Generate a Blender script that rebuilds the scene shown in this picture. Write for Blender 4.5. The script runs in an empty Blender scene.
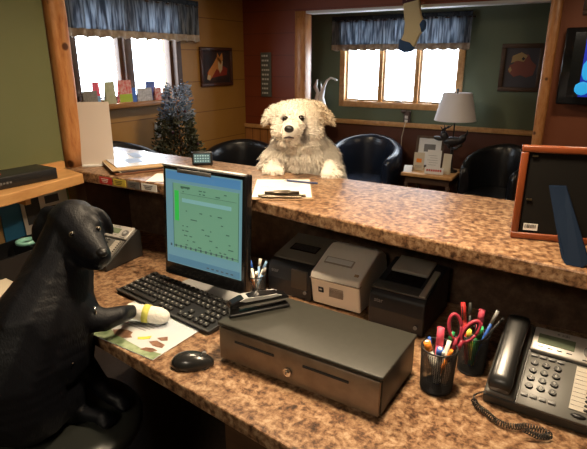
import bpy, bmesh, math, random
from mathutils import Vector, Matrix, Euler, noise
R = random.Random(7)
PI = math.pi
sc = bpy.context.scene
C = sc.collection
# ------------------------------------------------------------ camera, light, exposure
H = 1.48; PITCH = math.radians(18); YAW = math.radians(31.1); FPX = 507.0
cam_d = bpy.data.cameras.new('camera'); cam = bpy.data.objects.new('camera', cam_d); C.objects.link(cam)
cam.location = (0, 0, H); cam.rotation_euler = (PI/2 - PITCH, 0, YAW)
cam_d.sensor_width = 36; cam_d.lens = 36 * FPX / 587; cam_d.clip_start = .05
sc.camera = cam
sc.view_settings.view_transform = 'Standard'; sc.view_settings.look = 'None'
sc.view_settings.gamma = 1; sc.view_settings.use_curve_mapping = False
sc.view_settings.exposure = 0.0
w = bpy.data.worlds.new('world'); sc.world = w; w.use_nodes = True
bg = w.node_tree.nodes['Background']; bg.inputs[0].default_value = (.80, .90, 1, 1); bg.inputs[1].default_value = 16.0

def area(name, loc, power, size, color, rot=(0, 0, 0), portal=False, sy=None, spread=180):
    l = bpy.data.lights.new(name, 'AREA'); l.energy = power; l.size = size; l.color = color
    l.spread = math.radians(spread)
    if sy: l.shape = 'RECTANGLE'; l.size_y = sy
    else: l.shape = 'DISK'
    if portal: l.cycles.is_portal = True
    o = bpy.data.objects.new(name, l); o.location = loc; o.rotation_euler = rot; C.objects.link(o)
WARM = (1, .78, .52)
area('ceiling_panel_front', (-.45, -.85, 2.0), 16, .5, (1, .84, .64))
area('downlight_desk', (-.34, 1.02, 2.0), 15, .16, WARM, spread=130)
area('downlight_counter', (-1.05, 1.22, 2.0), 12, .16, WARM, spread=150)
area('downlight_waiting', (-1.9, 2.7, 2.0), 14, .2, WARM)
area('downlight_alcove', (-.1, 3.2, 2.0), 7.0, .2, WARM)
area('portal_left', (-3.14, 2.76, 1.5), 1, 1.2, (1, 1, 1), (0, -PI/2, 0), True, 1.2)
area('portal_back', (-1.71, 4.88, 1.45), 1, 1.3, (1, 1, 1), (-PI/2, 0, 0), True, .8)

# ------------------------------------------------------------ helpers
def at(px, py, z=None, D=None):
    u = (px-293.5)/FPX; v = (py-224.5)/FPX
    X = u; F = math.cos(PITCH)-v*math.sin(PITCH); Z = -math.sin(PITCH)-v*math.cos(PITCH)
    t = (z-H)/Z if z is not None else D/F
    return Vector((t*(X*math.cos(YAW)-F*math.sin(YAW)), t*(X*math.sin(YAW)+F*math.cos(YAW)), H+t*Z))
RT = Vector((math.cos(YAW), math.sin(YAW), 0)); FW = Vector((-math.sin(YAW), math.cos(YAW), 0)); UP = Vector((0, 0, 1))

MATS = {}
def mat(name, col, rough=.6, metal=0, noise_amt=0, scale=20, col2=None, bump=0, emit=None, spec=.5, coat=0):
    if name in MATS: return MATS[name]
    m = bpy.data.materials.new(name); m.use_nodes = True; nt = m.node_tree; b = nt.nodes['Principled BSDF']
    b.inputs['Base Color'].default_value = (*col, 1); b.inputs['Roughness'].default_value = rough
    b.inputs['Metallic'].default_value = metal; b.inputs['Specular IOR Level'].default_value = spec
    b.inputs['Coat Weight'].default_value = coat
    if col2 or bump:
        tc = nt.nodes.new('ShaderNodeTexCoord'); n = nt.nodes.new('ShaderNodeTexNoise')
        n.inputs['Scale'].default_value = scale; n.inputs['Detail'].default_value = 5
        nt.links.new(tc.outputs['Object'], n.inputs['Vector'])
        if col2:
            r = nt.nodes.new('ShaderNodeValToRGB'); r.color_ramp.elements[0].position = .35; r.color_ramp.elements[1].position = .65
            r.color_ramp.elements[0].color = (*col, 1); r.color_ramp.elements[1].color = (*col2, 1)
            nt.links.new(n.outputs['Fac'], r.inputs[0]); nt.links.new(r.outputs[0], b.inputs['Base Color'])
        if bump:
            bp = nt.nodes.new('ShaderNodeBump'); bp.inputs['Strength'].default_value = bump; bp.inputs['Distance'].default_value = .01
            nt.links.new(n.outputs['Fac'], bp.inputs['Height']); nt.links.new(bp.outputs[0], b.inputs['Normal'])
    if emit:
        b.inputs['Emission Color'].default_value = (*emit[:3], 1); b.inputs['Emission Strength'].default_value = emit[3]
    MATS[name] = m; return m

def ramp_mat(name, stops, scale, rough=.45, detail=8, stretch=(1, 1, 1), bump=0, knots=None, seams=None, distort=0, spec=.5):
    m = bpy.data.materials.new(name); m.use_nodes = True; nt = m.node_tree; b = nt.nodes['Principled BSDF']
    L = nt.links.new
    b.inputs['Roughness'].default_value = rough; b.inputs['Specular IOR Level'].default_value = spec
    tc = nt.nodes.new('ShaderNodeTexCoord'); mp = nt.nodes.new('ShaderNodeMapping'); mp.inputs['Scale'].default_value = stretch
    L(tc.outputs['Object'], mp.inputs[0])
    n = nt.nodes.new('ShaderNodeTexNoise'); n.inputs['Scale'].default_value = scale; n.inputs['Detail'].default_value = detail
    n.inputs['Roughness'].default_value = .65; n.inputs['Distortion'].default_value = distort
    L(mp.outputs[0], n.inputs['Vector'])
    r = nt.nodes.new('ShaderNodeValToRGB'); e = r.color_ramp.elements
    e[0].position = stops[0][0]; e[0].color = (*stops[0][1], 1); e[1].position = stops[-1][0]; e[1].color = (*stops[-1][1], 1)
    for p, c in stops[1:-1]:
        x = e.new(p); x.color = (*c, 1)
    L(n.outputs['Fac'], r.inputs[0]); out = r.outputs[0]
    def darken(fac, col):
        nonlocal out
        mx = nt.nodes.new('ShaderNodeMix'); mx.data_type = 'RGBA'; L(fac, mx.inputs[0]); L(out, mx.inputs[6]); mx.inputs[7].default_value = (*col, 1)
        out = mx.outputs[2]
    if knots:
        v = nt.nodes.new('ShaderNodeTexVoronoi'); v.inputs['Scale'].default_value = knots[0]; L(tc.outputs['Object'], v.inputs['Vector'])
        rr = nt.nodes.new('ShaderNodeValToRGB'); rr.color_ramp.elements[0].position = knots[1]; rr.color_ramp.elements[0].color = (1, 1, 1, 1)
        rr.color_ramp.elements[1].position = knots[1]*1.6; rr.color_ramp.elements[1].color = (0, 0, 0, 1)
        L(v.outputs['Distance'], rr.inputs[0]); darken(rr.outputs[0], knots[2])
    if seams:   # (axis, pitch, colour): dark board joints every pitch metres
        ax, pit, col = seams
        sp = nt.nodes.new('ShaderNodeSeparateXYZ'); L(tc.outputs['Object'], sp.inputs[0])
        mo = nt.nodes.new('ShaderNodeMath'); mo.operation = 'PINGPONG'; mo.inputs[1].default_value = pit/2; L(sp.outputs[ax], mo.inputs[0])
        lt = nt.nodes.new('ShaderNodeMath'); lt.operation = 'LESS_THAN'; lt.inputs[1].default_value = .0035; L(mo.outputs[0], lt.inputs[0])
        darken(lt.outputs[0], col)
    L(out, b.inputs['Base Color'])
    if bump:
        bp = nt.nodes.new('ShaderNodeBump'); bp.inputs['Strength'].default_value = bump; bp.inputs['Distance'].default_value = .01
        L(n.outputs['Fac'], bp.inputs['Height']); L(bp.outputs[0], b.inputs['Normal'])
    MATS[name] = m; return m

class MB:
    """collects shapes into one mesh; each shape may have its own material index"""
    def __init__(s): s.bm = bmesh.new(); s.mi = 0
    def _fin(s, vs, M=None, smooth=False):
        if M is not None: bmesh.ops.transform(s.bm, matrix=M, verts=vs)
        fs = set()
        for v in vs:
            for f in v.link_faces: fs.add(f)
        for f in fs: f.material_index = s.mi; f.smooth = smooth
        return s
    def box(s, c, d, rot=(0, 0, 0), bev=0, seg=2):
        r = bmesh.ops.create_cube(s.bm, size=1); vs = r['verts']
        bmesh.ops.scale(s.bm, vec=d, verts=vs)
        if bev:
            es = list({e for v in vs for e in v.link_edges})
            o = bmesh.ops.bevel(s.bm, geom=es, offset=bev, segments=seg, affect='EDGES', profile=.5)
            vs = list({v for f in o['faces'] for v in f.verts} | {v for v in vs if v.is_valid})
            vs = [v for v in vs if v.is_valid]
        return s._fin(vs, Matrix.Translation(c) @ Euler(rot).to_matrix().to_4x4(), bool(bev))
    def box2(s, a, b, bev=0): 
        return s.box([(a[i]+b[i])/2 for i in range(3)], [abs(b[i]-a[i]) for i in range(3)], bev=bev)
    def cyl(s, p0, p1, r0, r1=None, seg=20, cap=True, smooth=True):
        p0 = Vector(p0); p1 = Vector(p1); r1 = r0 if r1 is None else r1
        r = bmesh.ops.create_cone(s.bm, cap_ends=cap, segments=seg, radius1=r0, radius2=r1, depth=(p1-p0).length)
        q = (p1-p0).to_track_quat('Z', 'Y').to_matrix().to_4x4()
        s._fin(r['verts'], Matrix.Translation((p0+p1)/2) @ q, smooth)
        if cap and smooth:
            for v in r['verts']:
                for f in v.link_faces:
                    if len(f.verts) > 4: f.smooth = False
        return s
    def ball(s, c, r, rot=(0, 0, 0), sub=3):
        if isinstance(r, (int, float)): r = (r, r, r)
        o = bmesh.ops.create_icosphere(s.bm, subdivisions=sub, radius=1)
        M = Matrix.Translation(c) @ (rot if isinstance(rot, Matrix) else Euler(rot).to_matrix().to_4x4()) @ Matrix.Diagonal((*r, 1))
        return s._fin(o['verts'], M, True)
    def tube(s, pts, r, seg=8, caps=True):
        pts = [Vector(p) for p in pts]; n = len(pts)
        rs = r if isinstance(r, (list, tuple)) else [r]*n
        rings = []; prev = None
        for i, p in enumerate(pts):
            t = (pts[min(i+1, n-1)]-pts[max(i-1, 0)]).normalized()
            if prev is None:
                a = t.orthogonal().normalized()
            else:
                a = (prev - t*prev.dot(t)); a = a.normalized() if a.length > 1e-6 else t.orthogonal().normalized()
            prev = a; b = t.cross(a)
            rings.append([s.bm.verts.new(p+(a*math.cos(k*2*PI/seg)+b*math.sin(k*2*PI/seg))*rs[i]) for k in range(seg)])
        for i in range(n-1):
            for k in range(seg):
                f = s.bm.faces.new((rings[i][k], rings[i][(k+1) % seg], rings[i+1][(k+1) % seg], rings[i+1][k])); f.smooth = True; f.material_index = s.mi
        if caps:
            for rg in (rings[0][::-1], rings[-1]):
                f = s.bm.faces.new(rg); f.material_index = s.mi
        return s
    def lathe(s, prof, c=(0, 0, 0), seg=32):
        c = Vector(c); rings = [[s.bm.verts.new(c+Vector((r*math.cos(k*2*PI/seg), r*math.sin(k*2*PI/seg), z))) for k in range(seg)] for r, z in prof]
        for i in range(len(rings)-1):
            for k in range(seg):
                f = s.bm.faces.new((rings[i][k], rings[i][(k+1) % seg], rings[i+1][(k+1) % seg], rings[i+1][k])); f.smooth = True; f.material_index = s.mi
        return s
    def prism(s, poly, z0, z1, M=None):
        a = [s.bm.verts.new((x, y, z0)) for x, y in poly]; b = [s.bm.verts.new((x, y, z1)) for x, y in poly]; n = len(poly)
        fs = [s.bm.faces.new(a[::-1]), s.bm.faces.new(b)]
        for i in range(n): fs.append(s.bm.faces.new((a[i], a[(i+1) % n], b[(i+1) % n], b[i])))
        for f in fs: f.material_index = s.mi
        if M is not None: bmesh.ops.transform(s.bm, matrix=M, verts=a+b)
        return s
    def side(s, poly, x0, x1):
        """prism of a (y,z) outline between x0 and x1"""
        return s.prism(poly, x0, x1, Matrix(((0, 0, 1, 0), (1, 0, 0, 0), (0, 1, 0, 0), (0, 0, 0, 1))))
    def build(s, name, mats, parent=None, world=False, mods=(), kind=None):
        bmesh.ops.recalc_face_normals(s.bm, faces=s.bm.faces)
        if parent is not None and world:
            bmesh.ops.transform(s.bm, matrix=wm(parent).inverted(), verts=s.bm.verts)
        me = bpy.data.meshes.new(name); s.bm.to_mesh(me); s.bm.free()
        for m in (mats if isinstance(mats, (list, tuple)) else [mats]): me.materials.append(m)
        o = bpy.data.objects.new(name, me); C.objects.link(o)
        if parent is not None: o.parent = parent
        for t, kw in mods:
            md = o.modifiers.new(t.lower(), t)
            for k, v in kw.items(): setattr(md, k, v)
        if kind: o['kind'] = kind
        return o
def wm(o):
    M = Matrix.Translation(o.location) @ o.rotation_euler.to_matrix().to_4x4() @ Matrix.Diagonal((*o.scale, 1))
    return wm(o.parent) @ M if o.parent else M
def tag(o, label, cat, group=None):
    o['label'] = label; o['category'] = cat
    if group: o['group'] = group
    return o
def thing(name, label, cat, loc=(0, 0, 0), rz=0, group=None):
    o = bpy.data.objects.new(name, None); C.objects.link(o); o.location = loc; o.rotation_euler = (0, 0, rz); o.empty_display_size = .05
    return tag(o, label, cat, group)
def one(name, mb, m, label, cat, loc=(0, 0, 0), rot=(0, 0, 0), group=None, mods=()):
    o = mb.build(name, m, mods=mods); o.location = loc; o.rotation_euler = rot
    return tag(o, label, cat, group)
def struct(name, mb, m): return mb.build(name, m, kind='structure')
def copy_tree(o, parent=None):
    c = o.copy(); C.objects.link(c)
    if parent: c.parent = parent
    for ch in list(o.children): copy_tree(ch, c)
    return c
def textm(s, size, m, name, parent, loc, rot, depth=.0003, align='CENTER'):
    cu = bpy.data.curves.new(name, 'FONT'); cu.body = s; cu.size = size; cu.extrude = depth; cu.align_x = align; cu.align_y = 'CENTER'
    cu.resolution_u = 3
    t = bpy.data.objects.new(name+'_src', cu); C.objects.link(t)
    dg = bpy.context.evaluated_depsgraph_get()
    me = bpy.data.meshes.new_from_object(t.evaluated_get(dg)); bpy.data.objects.remove(t)
    me.materials.clear(); me.materials.append(m)
    o = bpy.data.objects.new(name, me); C.objects.link(o); o.location = loc; o.rotation_euler = rot
    if parent: o.parent = parent
    return o

# ------------------------------------------------------------ materials
granite = ramp_mat('granite_laminate', [(.32, (.028, .014, .008)), (.41, (.11, .052, .026)), (.50, (.24, .13, .066)), (.60, (.37, .235, .135)), (.68, (.48, .34, .22)), (.78, (.16, .085, .045))], 62, .36, 12, bump=.02, distort=.25)
pine = ramp_mat('pine_log', [(.3, (.30, .10, .028)), (.45, (.46, .19, .06)), (.6, (.54, .26, .10)), (.75, (.36, .13, .04))], 9, .35, 8, (5, 5, 1.2), .05, (9, .10, (.10, .035, .012)))
pinex = ramp_mat('pine_board', [(.3, (.50, .25, .09)), (.55, (.62, .34, .13)), (.75, (.70, .42, .18))], 4, .4, 4, (6, 1, 6), .02)
pinesill = ramp_mat('pine_sill', [(.3, (.30, .14, .05)), (.7, (.42, .21, .08))], 4, .4, 4, (6, 1, 6), .02)
wainscot = ramp_mat('pine_wainscot', [(.3, (.33, .13, .035)), (.7, (.48, .21, .06))], 4, .5, 4, (5, 5, .6), seams=(0, .09, (.08, .03, .01)))
yellow_w = ramp_mat('ochre_boards', [(.35, (.38, .19, .036)), (.7, (.42, .215, .044))], 3, .55, 3, seams=(2, .26, (.20, .09, .016)))
red_w = ramp_mat('rust_red_boards', [(.35, (.19, .036, .010)), (.7, (.21, .042, .012))], 3, .5, 3, seams=(2, .19, (.13, .025, .008)))
rust_w = ramp_mat('rust_plaster', [(.35, (.20, .055, .018)), (.7, (.22, .063, .022))], 3, .6, 3)
green_w = ramp_mat('sage_plaster', [(.35, (.125, .160, .100)), (.7, (.135, .172, .108))], 3, .6, 3)
olive_w = ramp_mat('olive_plaster', [(.35, (.150, .165, .070)), (.7, (.16, .175, .078))], 3, .6, 3)
tan_w = ramp_mat('tan_panel', [(.35, (.42, .25, .095)), (.7, (.48, .29, .115))], 3, .6, 3)
brown_w = ramp_mat('maroon_wainscot', [(.35, (.10, .030, .014)), (.7, (.12, .038, .018))], 3, .6, 3)
darkwood = ramp_mat('dark_wood', [(.3, (.05, .022, .010)), (.7, (.085, .04, .018))], 4, .5, 4, (1, 6, 6))
ceil_m = ramp_mat('ceiling_paint', [(.3, (.30, .17, .09)), (.7, (.33, .19, .10))], 3, .7)
floor_m = ramp_mat('floor_carpet', [(.3, (.035, .022, .014)), (.7, (.06, .038, .025))], 60, .9)
black = mat('black_plastic', (.012, .012, .013), .42)
blackg = mat('black_gloss', (.008, .008, .009), .15)
char = mat('charcoal_plastic', (.055, .053, .05), .45)
grey = mat('grey_plastic', (.16, .16, .16), .45)
silver = mat('silver_plastic', (.50, .50, .50), .38, .35)
chrome = mat('chrome', (.7, .7, .7), .18, 1)
steel = mat('brushed_steel', (.24, .18, .13), .42, .55, col2=(.30, .23, .17), scale=30)
white = mat('white_plastic', (.86, .82, .74), .42)
paper = mat('white_paper', (.78, .77, .74), .8)
cream = mat('cream_card', (.62, .55, .42), .8)
leather = mat('black_leather', (.010, .011, .014), .30, 0, bump=.08, scale=90)
leather2 = mat('black_leather_blue_sheen', (.012, .018, .035), .27, 0, bump=.08, scale=90)  # black leather with the blue window sheen mixed into its colour
ink = mat('ink', (.03, .03, .035), .8)
red = mat('red', (.55, .03, .03), .5); pink = mat('pink', (.75, .10, .17), .4); blue = mat('blue', (.03, .12, .5), .4)
lblue = mat('light_blue', (.25, .45, .75), .4); green = mat('green', (.04, .40, .14), .4); orange = mat('orange', (.85, .26, .03), .4)
yellow = mat('yellow', (.75, .6, .08), .5); teal = mat('teal', (.08, .42, .40), .5); navy = mat('navy_card', (.001, .006, .018), .8, spec=.12)
purple = mat('purple', (.28, .10, .7), .4); brown = mat('brown', (.16, .06, .025), .6); tanm = mat('tan', (.5, .33, .17), .7)
glass = bpy.data.materials.new('window_glass'); glass.use_nodes = True
nt = glass.node_tree; nt.nodes.clear(); o_ = nt.nodes.new('ShaderNodeOutputMaterial'); t_ = nt.nodes.new('ShaderNodeBsdfTransparent'); g_ = nt.nodes.new('ShaderNodeBsdfGlossy'); m_ = nt.nodes.new('ShaderNodeMixShader')
g_.inputs['Roughness'].default_value = .02; m_.inputs[0].default_value = .06
nt.links.new(t_.outputs[0], m_.inputs[1]); nt.links.new(g_.outputs[0], m_.inputs[2]); nt.links.new(m_.outputs[0], o_.inputs[0])

# ------------------------------------------------------------ room shell
CZ = 2.05
struct('floor', MB().box2((-3.2, -1.8, -.1), (1.8, 5.1, 0)), floor_m)
struct('ceiling', MB().box2((-3.2, -1.8, CZ), (1.8, 5.1, CZ+.1)), ceil_m)
YW0, YW1, ZW0, ZW1 = 2.275, 3.225, 1.183, 1.85
XL = -3.06
struct('wall_left', MB().box2((XL-.15, 1.20, 0), (XL, YW0, CZ)).box2((XL-.15, YW1, 0), (XL, 4.15, CZ))
       .box2((XL-.15, YW0, 0), (XL, YW1, ZW0)).box2((XL-.15, YW0, ZW1), (XL, YW1, CZ)), yellow_w)
YB = 4.80; XB0, XB1, ZB0, ZB1 = -2.30, -1.175, 1.075, 1.82
struct('wall_back', MB().box2((-2.75, YB, .86), (XB0, YB+.15, CZ)).box2((XB1, YB, .86), (.6, YB+.15, CZ))
       .box2((XB0, YB, .86), (XB1, YB+.15, ZB0)).box2((XB0, YB, ZB1), (XB1, YB+.15, CZ)), green_w)
struct('wall_back_lower', MB().box2((-2.75, YB-.004, 0), (.6, YB+.15, .86)), brown_w)
struct('wall_alcove_left', MB().box2((-2.9, 4.27, 0), (-2.75, YB, CZ)), green_w)
struct('wall_alcove_right', MB().box2((.6, 4.27, 0), (.75, YB, CZ)), green_w)
XO0, XO1, ZO = -2.385, -.425, 1.885
YR = 4.15
struct('wall_partition', MB().box2((XL-.15, YR, .84), (XO0, YR+.12, CZ)).box2((XO0, YR, ZO), (XO1, YR+.12, CZ)), red_w)
struct('wall_partition_right', MB().box2((XO1, YR, 0), (1.8, YR+.12, CZ)), rust_w)
struct('wall_partition_lower', MB().box2((XL-.15, YR-.012, 0), (XO0, YR+.12, .84)), wainscot)
struct('wall_right', MB().box2((1.65, -1.8, 0), (1.8, 4.15, CZ)), rust_w)
struct('wall_front', MB().box2((-2.0, -1.8, 0), (1.65, -1.65, CZ)), olive_w)
XN = -1.86
struct('wall_near', MB().box2((XN-.12, -1.65, 0), (XN, 1.27, CZ)), olive_w)
struct('wall_near_panel', MB().box2((XN, -1.65, .0), (XN+.012, 1.22, 1.02)), tan_w)
struct('wall_entry', MB().box2((XL, 1.08, 0), (XN-.12, 1.20, CZ)), yellow_w)
# trims and posts
def log_post(name, c, wx, wy, z0, z1, seed=0):
    mb = MB(); rr = random.Random(seed); n = 12; rings = []
    for i in range(n+1):
        z = z0+(z1-z0)*i/n; k = 1+rr.uniform(-.04, .04); ring = []
        for j in range(16):
            a = j*2*PI/16; ca, sa = math.cos(a), math.sin(a)
            sx = math.copysign(abs(ca)**.45, ca)*wx/2*k; sy = math.copysign(abs(sa)**.45, sa)*wy/2*k
            ring.append(mb.bm.verts.new((c[0]+sx, c[1]+sy, z)))
        rings.append(ring)
    for i in range(n):
        for j in range(16):
            mb.bm.faces.new((rings[i][j], rings[i][(j+1) % 16], rings[i+1][(j+1) % 16], rings[i+1][j])).smooth = True
    mb.bm.faces.new(rings[0][::-1]); mb.bm.faces.new(rings[-1])
    return struct(name, mb, pine)
log_post('trim_1', (-1.862, 1.315), .075, .075, 1.06, CZ, 1)
log_post('trim_2', (-2.435, YR+.05), .115, .14, 0, ZO, 2)
log_post('trim_3', (-.398, YR+.02), .078, .12, 0, CZ, 3)
struct('trim_4', MB().box2((-2.75, YB-.03, .86), (.6, YB, .905), .004), pinex)           # chair rail, back wall
struct('trim_5', MB().box2((XL, YR-.03, .84), (-2.475, YR-.012, .88), .004), pinex)
struct('trim_6', MB().box2((XO0+.01, YR-.006, ZO-.022), (XO1-.02, YR+.125, ZO), .003), mat('pale_trim', (.62, .60, .58), .4))
struct('trim_7', MB().box2((XL-.12, YW0-.08, ZW0-.035), (XL+.10, YW1+.08, ZW0), .006), pinesill)   # deep sill, left window
struct('trim_8', MB().box2((XL, 1.3, .0), (XL+.02, 4.1, .09), .004), pinesill)

def window(name, axis, p, a0, a1, z0, z1, mull, m, cas, fw=.035):
    """frame + casements with panes; axis 0: wall plane X=p, axis 1: wall plane Y=p; depth away from the room"""
    def B(mb, a, b, za, zb, d0, d1, bev=.003):
        if axis == 0: mb.box2((p-d1, a, za), (p-d0, b, zb), bev)
        else: mb.box2((a, p+d0, za), (b, p+d1, zb), bev)
    root = bpy.data.objects.new(name, None); C.objects.link(root); root['kind'] = 'structure'
    f = MB(); B(f, a0-.045, a0+.01, z0-.045, z1+.045, -.018, .12); B(f, a1-.01, a1+.045, z0-.045, z1+.045, -.018, .12)
    B(f, a0, a1, z1-.01, z1+.045, -.018, .12); B(f, a0, a1, z0-.045, z0+.012, -.018, .12)
    for k, wd in mull: B(f, k-wd/2, k+wd/2, z0, z1, .0, .10)
    f.build('window_frame', m, root)
    edges = [a0]+[k for k, _ in mull]+[a1]; half = [.01]+[wd/2 for _, wd in mull]+[.01]
    for i in range(len(edges)-1):
        l = edges[i]+half[i]; r = edges[i+1]-half[i+1]
        s = MB(); B(s, l, l+fw, z0+.012, z1-.01, .03, .08); B(s, r-fw, r, z0+.012, z1-.01, .03, .08)
        B(s, l+fw, r-fw, z0+.012, z0+.012+fw, .03, .08); B(s, l+fw, r-fw, z1-.01-fw, z1-.01, .03, .08)
        so = s.build('sash', cas, root)
        g = MB(); B(g, l+fw-.004, r-fw+.004, z0+.04, z1-.04, .052, .056, 0); g.build('pane', glass, so)
        h = MB(); mid = (l+r)/2; B(h, mid-.04, mid+.04, z0+.02, z0+.032, .005, .03); h.build('crank', chrome, so)
    return root
window('window_1', 0, XL, YW0, YW1, ZW0, ZW1, [(2.735, .07)], darkwood, darkwood, .03)
window('window_2', 1, YB, XB0, XB1, ZB0, ZB1, [(-1.915, .035), (-1.555, .035)], pinex, mat('white_sash', (.6, .52, .42), .5), .018)
# ------------------------------------------------------------ valances
plaid = bpy.data.materials.new('blue_plaid'); plaid.use_nodes = True; nt = plaid.node_tree; b_ = nt.nodes['Principled BSDF']; b_.inputs['Roughness'].default_value = .9
tc = nt.nodes.new('ShaderNodeTexCoord'); n1 = nt.nodes.new('ShaderNodeTexNoise'); n1.inputs['Scale'].default_value = 1; mp = nt.nodes.new('ShaderNodeMapping'); mp.inputs['Scale'].default_value = (60, 60, 6)
nt.links.new(tc.outputs['Object'], mp.inputs[0]); nt.links.new(mp.outputs[0], n1.inputs['Vector'])
rp = nt.nodes.new('ShaderNodeValToRGB'); rp.color_ramp.elements[0].position = .4; rp.color_ramp.elements[0].color = (.10, .12, .15, 1); rp.color_ramp.elements[1].position = .62; rp.color_ramp.elements[1].color = (.36, .40, .45, 1)
nt.links.new(n1.outputs['Fac'], rp.inputs[0]); nt.links.new(rp.outputs[0], b_.inputs['Base Color'])
tr = nt.nodes.new('ShaderNodeBsdfTranslucent'); nt.links.new(rp.outputs[0], tr.inputs[0]); mx = nt.nodes.new('ShaderNodeMixShader'); mx.inputs[0].default_value = .5
nt.links.new(b_.outputs[0], mx.inputs[1]); nt.links.new(tr.outputs[0], mx.inputs[2]); nt.links.new(mx.outputs[0], nt.nodes['Material Output'].inputs[0])
band = mat('valance_band', (.55, .46, .36), .9, col2=(.36, .29, .24), scale=30)
def valance(label, axis, p, a0, a1, z0, zb, z1, folds, seed):
    """gathered valance hanging from a rod; p: plane of the wall"""
    rr = random.Random(seed); N = folds*10
    root = thing('valance', label, 'curtain', ((p+.05, (a0+a1)/2, z1) if axis == 0 else ((a0+a1)/2, p-.05, z1)), 0, None)
    ph = [rr.uniform(-.6, .6) for _ in range(folds+2)]; am = [rr.uniform(.6, 1.2) for _ in range(folds+2)]
    def sheet(za, zb_, rows, dz_wave, ruffle=0):
        mb = MB(); grid = []
        for j in range(rows+1):
            z = za+(zb_-za)*j/rows; k = (z1-z)/(z1-z0); row = []
            for i in range(N+1):
                a = a0+(a1-a0)*i/N; q = i/10; qi = int(q); amp = am[qi]
                d = .055+.022*amp*math.sin(q*2*PI+ph[qi]*k)*(.35+.65*k)+ruffle*math.sin(i*1.9)*.006
                zz = z+(dz_wave*math.sin(q*2*PI+1)*.006 if j == 0 else 0)
                v = (p+d, a, zz) if axis == 0 else (a, p-d, zz)
                row.append(mb.bm.verts.new(v))
            grid.append(row)
        for j in range(rows):
            for i in range(N):
                mb.bm.faces.new((grid[j][i], grid[j][i+1], grid[j+1][i+1], grid[j+1][i])).smooth = True
        return mb
    S = (('SOLIDIFY', dict(thickness=.0025)),)
    sheet(zb, z1, 6, 0).build('skirt', plaid, root, True, S)
    sheet(z0, zb, 2, 1).build('hem_band', band, root, True, S)
    sheet(z1-.005, z1+.035, 2, 1, 1).build('ruffle', mat('ruffle_cloth', (.035, .05, .07), .9), root, True, S)
    rod = MB(); e = .045
    if axis == 0: rod.tube([(p-.0, a0-.01, z1-.01), (p+.05, a0-.01, z1-.01), (p+.05, a1+.01, z1-.01), (p-.0, a1+.01, z1-.01)], .006)
    else: rod.tube([(a0-.01, p, z1-.01), (a0-.01, p-.05, z1-.01), (a1+.01, p-.05, z1-.01), (a1+.01, p, z1-.01)], .006)
    rod.build('rod', darkwood, root, True)
    return root
valance('blue plaid gathered valance over the window beside the ochre board wall', 0, XL, 2.07, 3.46, 1.622, 1.675, 1.90, 13, 3)
valance('blue plaid gathered valance over the three-pane window in the green alcove', 1, YB, -2.42, -1.09, 1.565, 1.62, 1.84, 14, 5)

# ------------------------------------------------------------ reception desk and raised counter
root = thing('reception_desk', 'speckled brown laminate desk top holding the keyboard and cash drawer', 'desk', (-.7, 1.1, 0))
MB().prism([(-1.50, .80), (-1.136, .787), (-.869, .752), (-.50, .705), (-.2, .665), (.9, .53), (.9, 1.5), (-1.846, 1.5), (-1.846, -.6), (-1.50, -.6)], .712, .75).build('worktop', granite, root, True, (('BEVEL', dict(width=.004, segments=2)),))
MB().box2((-1.75, 1.455, 0), (.85, 1.495, .712)).build('back_panel', darkwood, root, True)
MB().box2((-.72, .86, 0), (-.68, 1.44, .712)).build('side_panel', mat('brown_laminate', (.15, .085, .04), .6), root, True)
MB().box2((-.68, .80, 0), (-.18, 1.44, .712)).build('pedestal', darkwood, root, True)
MB().box2((-1.83, -.55, 0), (-1.79, .7, .712)).build('side_panel', darkwood, root, True)
root = thing('raised_counter', 'long raised speckled brown counter with the white dog\'s paws on it', 'counter', (-.8, 1.5, 0))
MB().prism([(-1.855, 1.247), (-1.315, 1.262), (-.918, 1.262), (-.431, 1.19), (-.181, 1.163), (.017, 1.146), (.9, 1.09), (.9, 1.66), (-.21, 1.675), (-.80, 1.68), (-1.84, 1.72), (-2.1, 1.74), (-2.1, 1.36), (-1.90, 1.36), (-1.90, 1.275), (-1.855, 1.275)], 1.02, 1.06).build('countertop', granite, root, True, (('BEVEL', dict(width=.005, segments=2)),))
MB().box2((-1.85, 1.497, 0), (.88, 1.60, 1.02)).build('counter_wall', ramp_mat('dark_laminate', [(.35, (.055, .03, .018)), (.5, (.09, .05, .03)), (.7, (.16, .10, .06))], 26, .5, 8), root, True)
MB().box2((-1.82, 1.28, .75), (-1.76, 1.495, 1.02)).build('end_panel', darkwood, root, True)
root = thing('wall_ledge', 'honey pine ledge along the olive green wall under the black box', 'shelf', (-1.77, .6, 1.02))
MB().prism([(XN, -1.0), (-1.645, -1.0), (-1.640, .9), (-1.70, 1.235), (-1.85, 1.262), (XN, 1.262)], 1.021, 1.06).build('board', pinex, root, True, (('BEVEL', dict(width=.004, segments=2)),))
MB().box2((XN, .5, 1.06), (XN+.014, 1.262, 1.09)).build('upstand', pinex, root, True)
MB().box2((XN+.012, 1.0, .985), (-1.72, 1.02, 1.021)).build('bracket', pinex, root, True)

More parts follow.
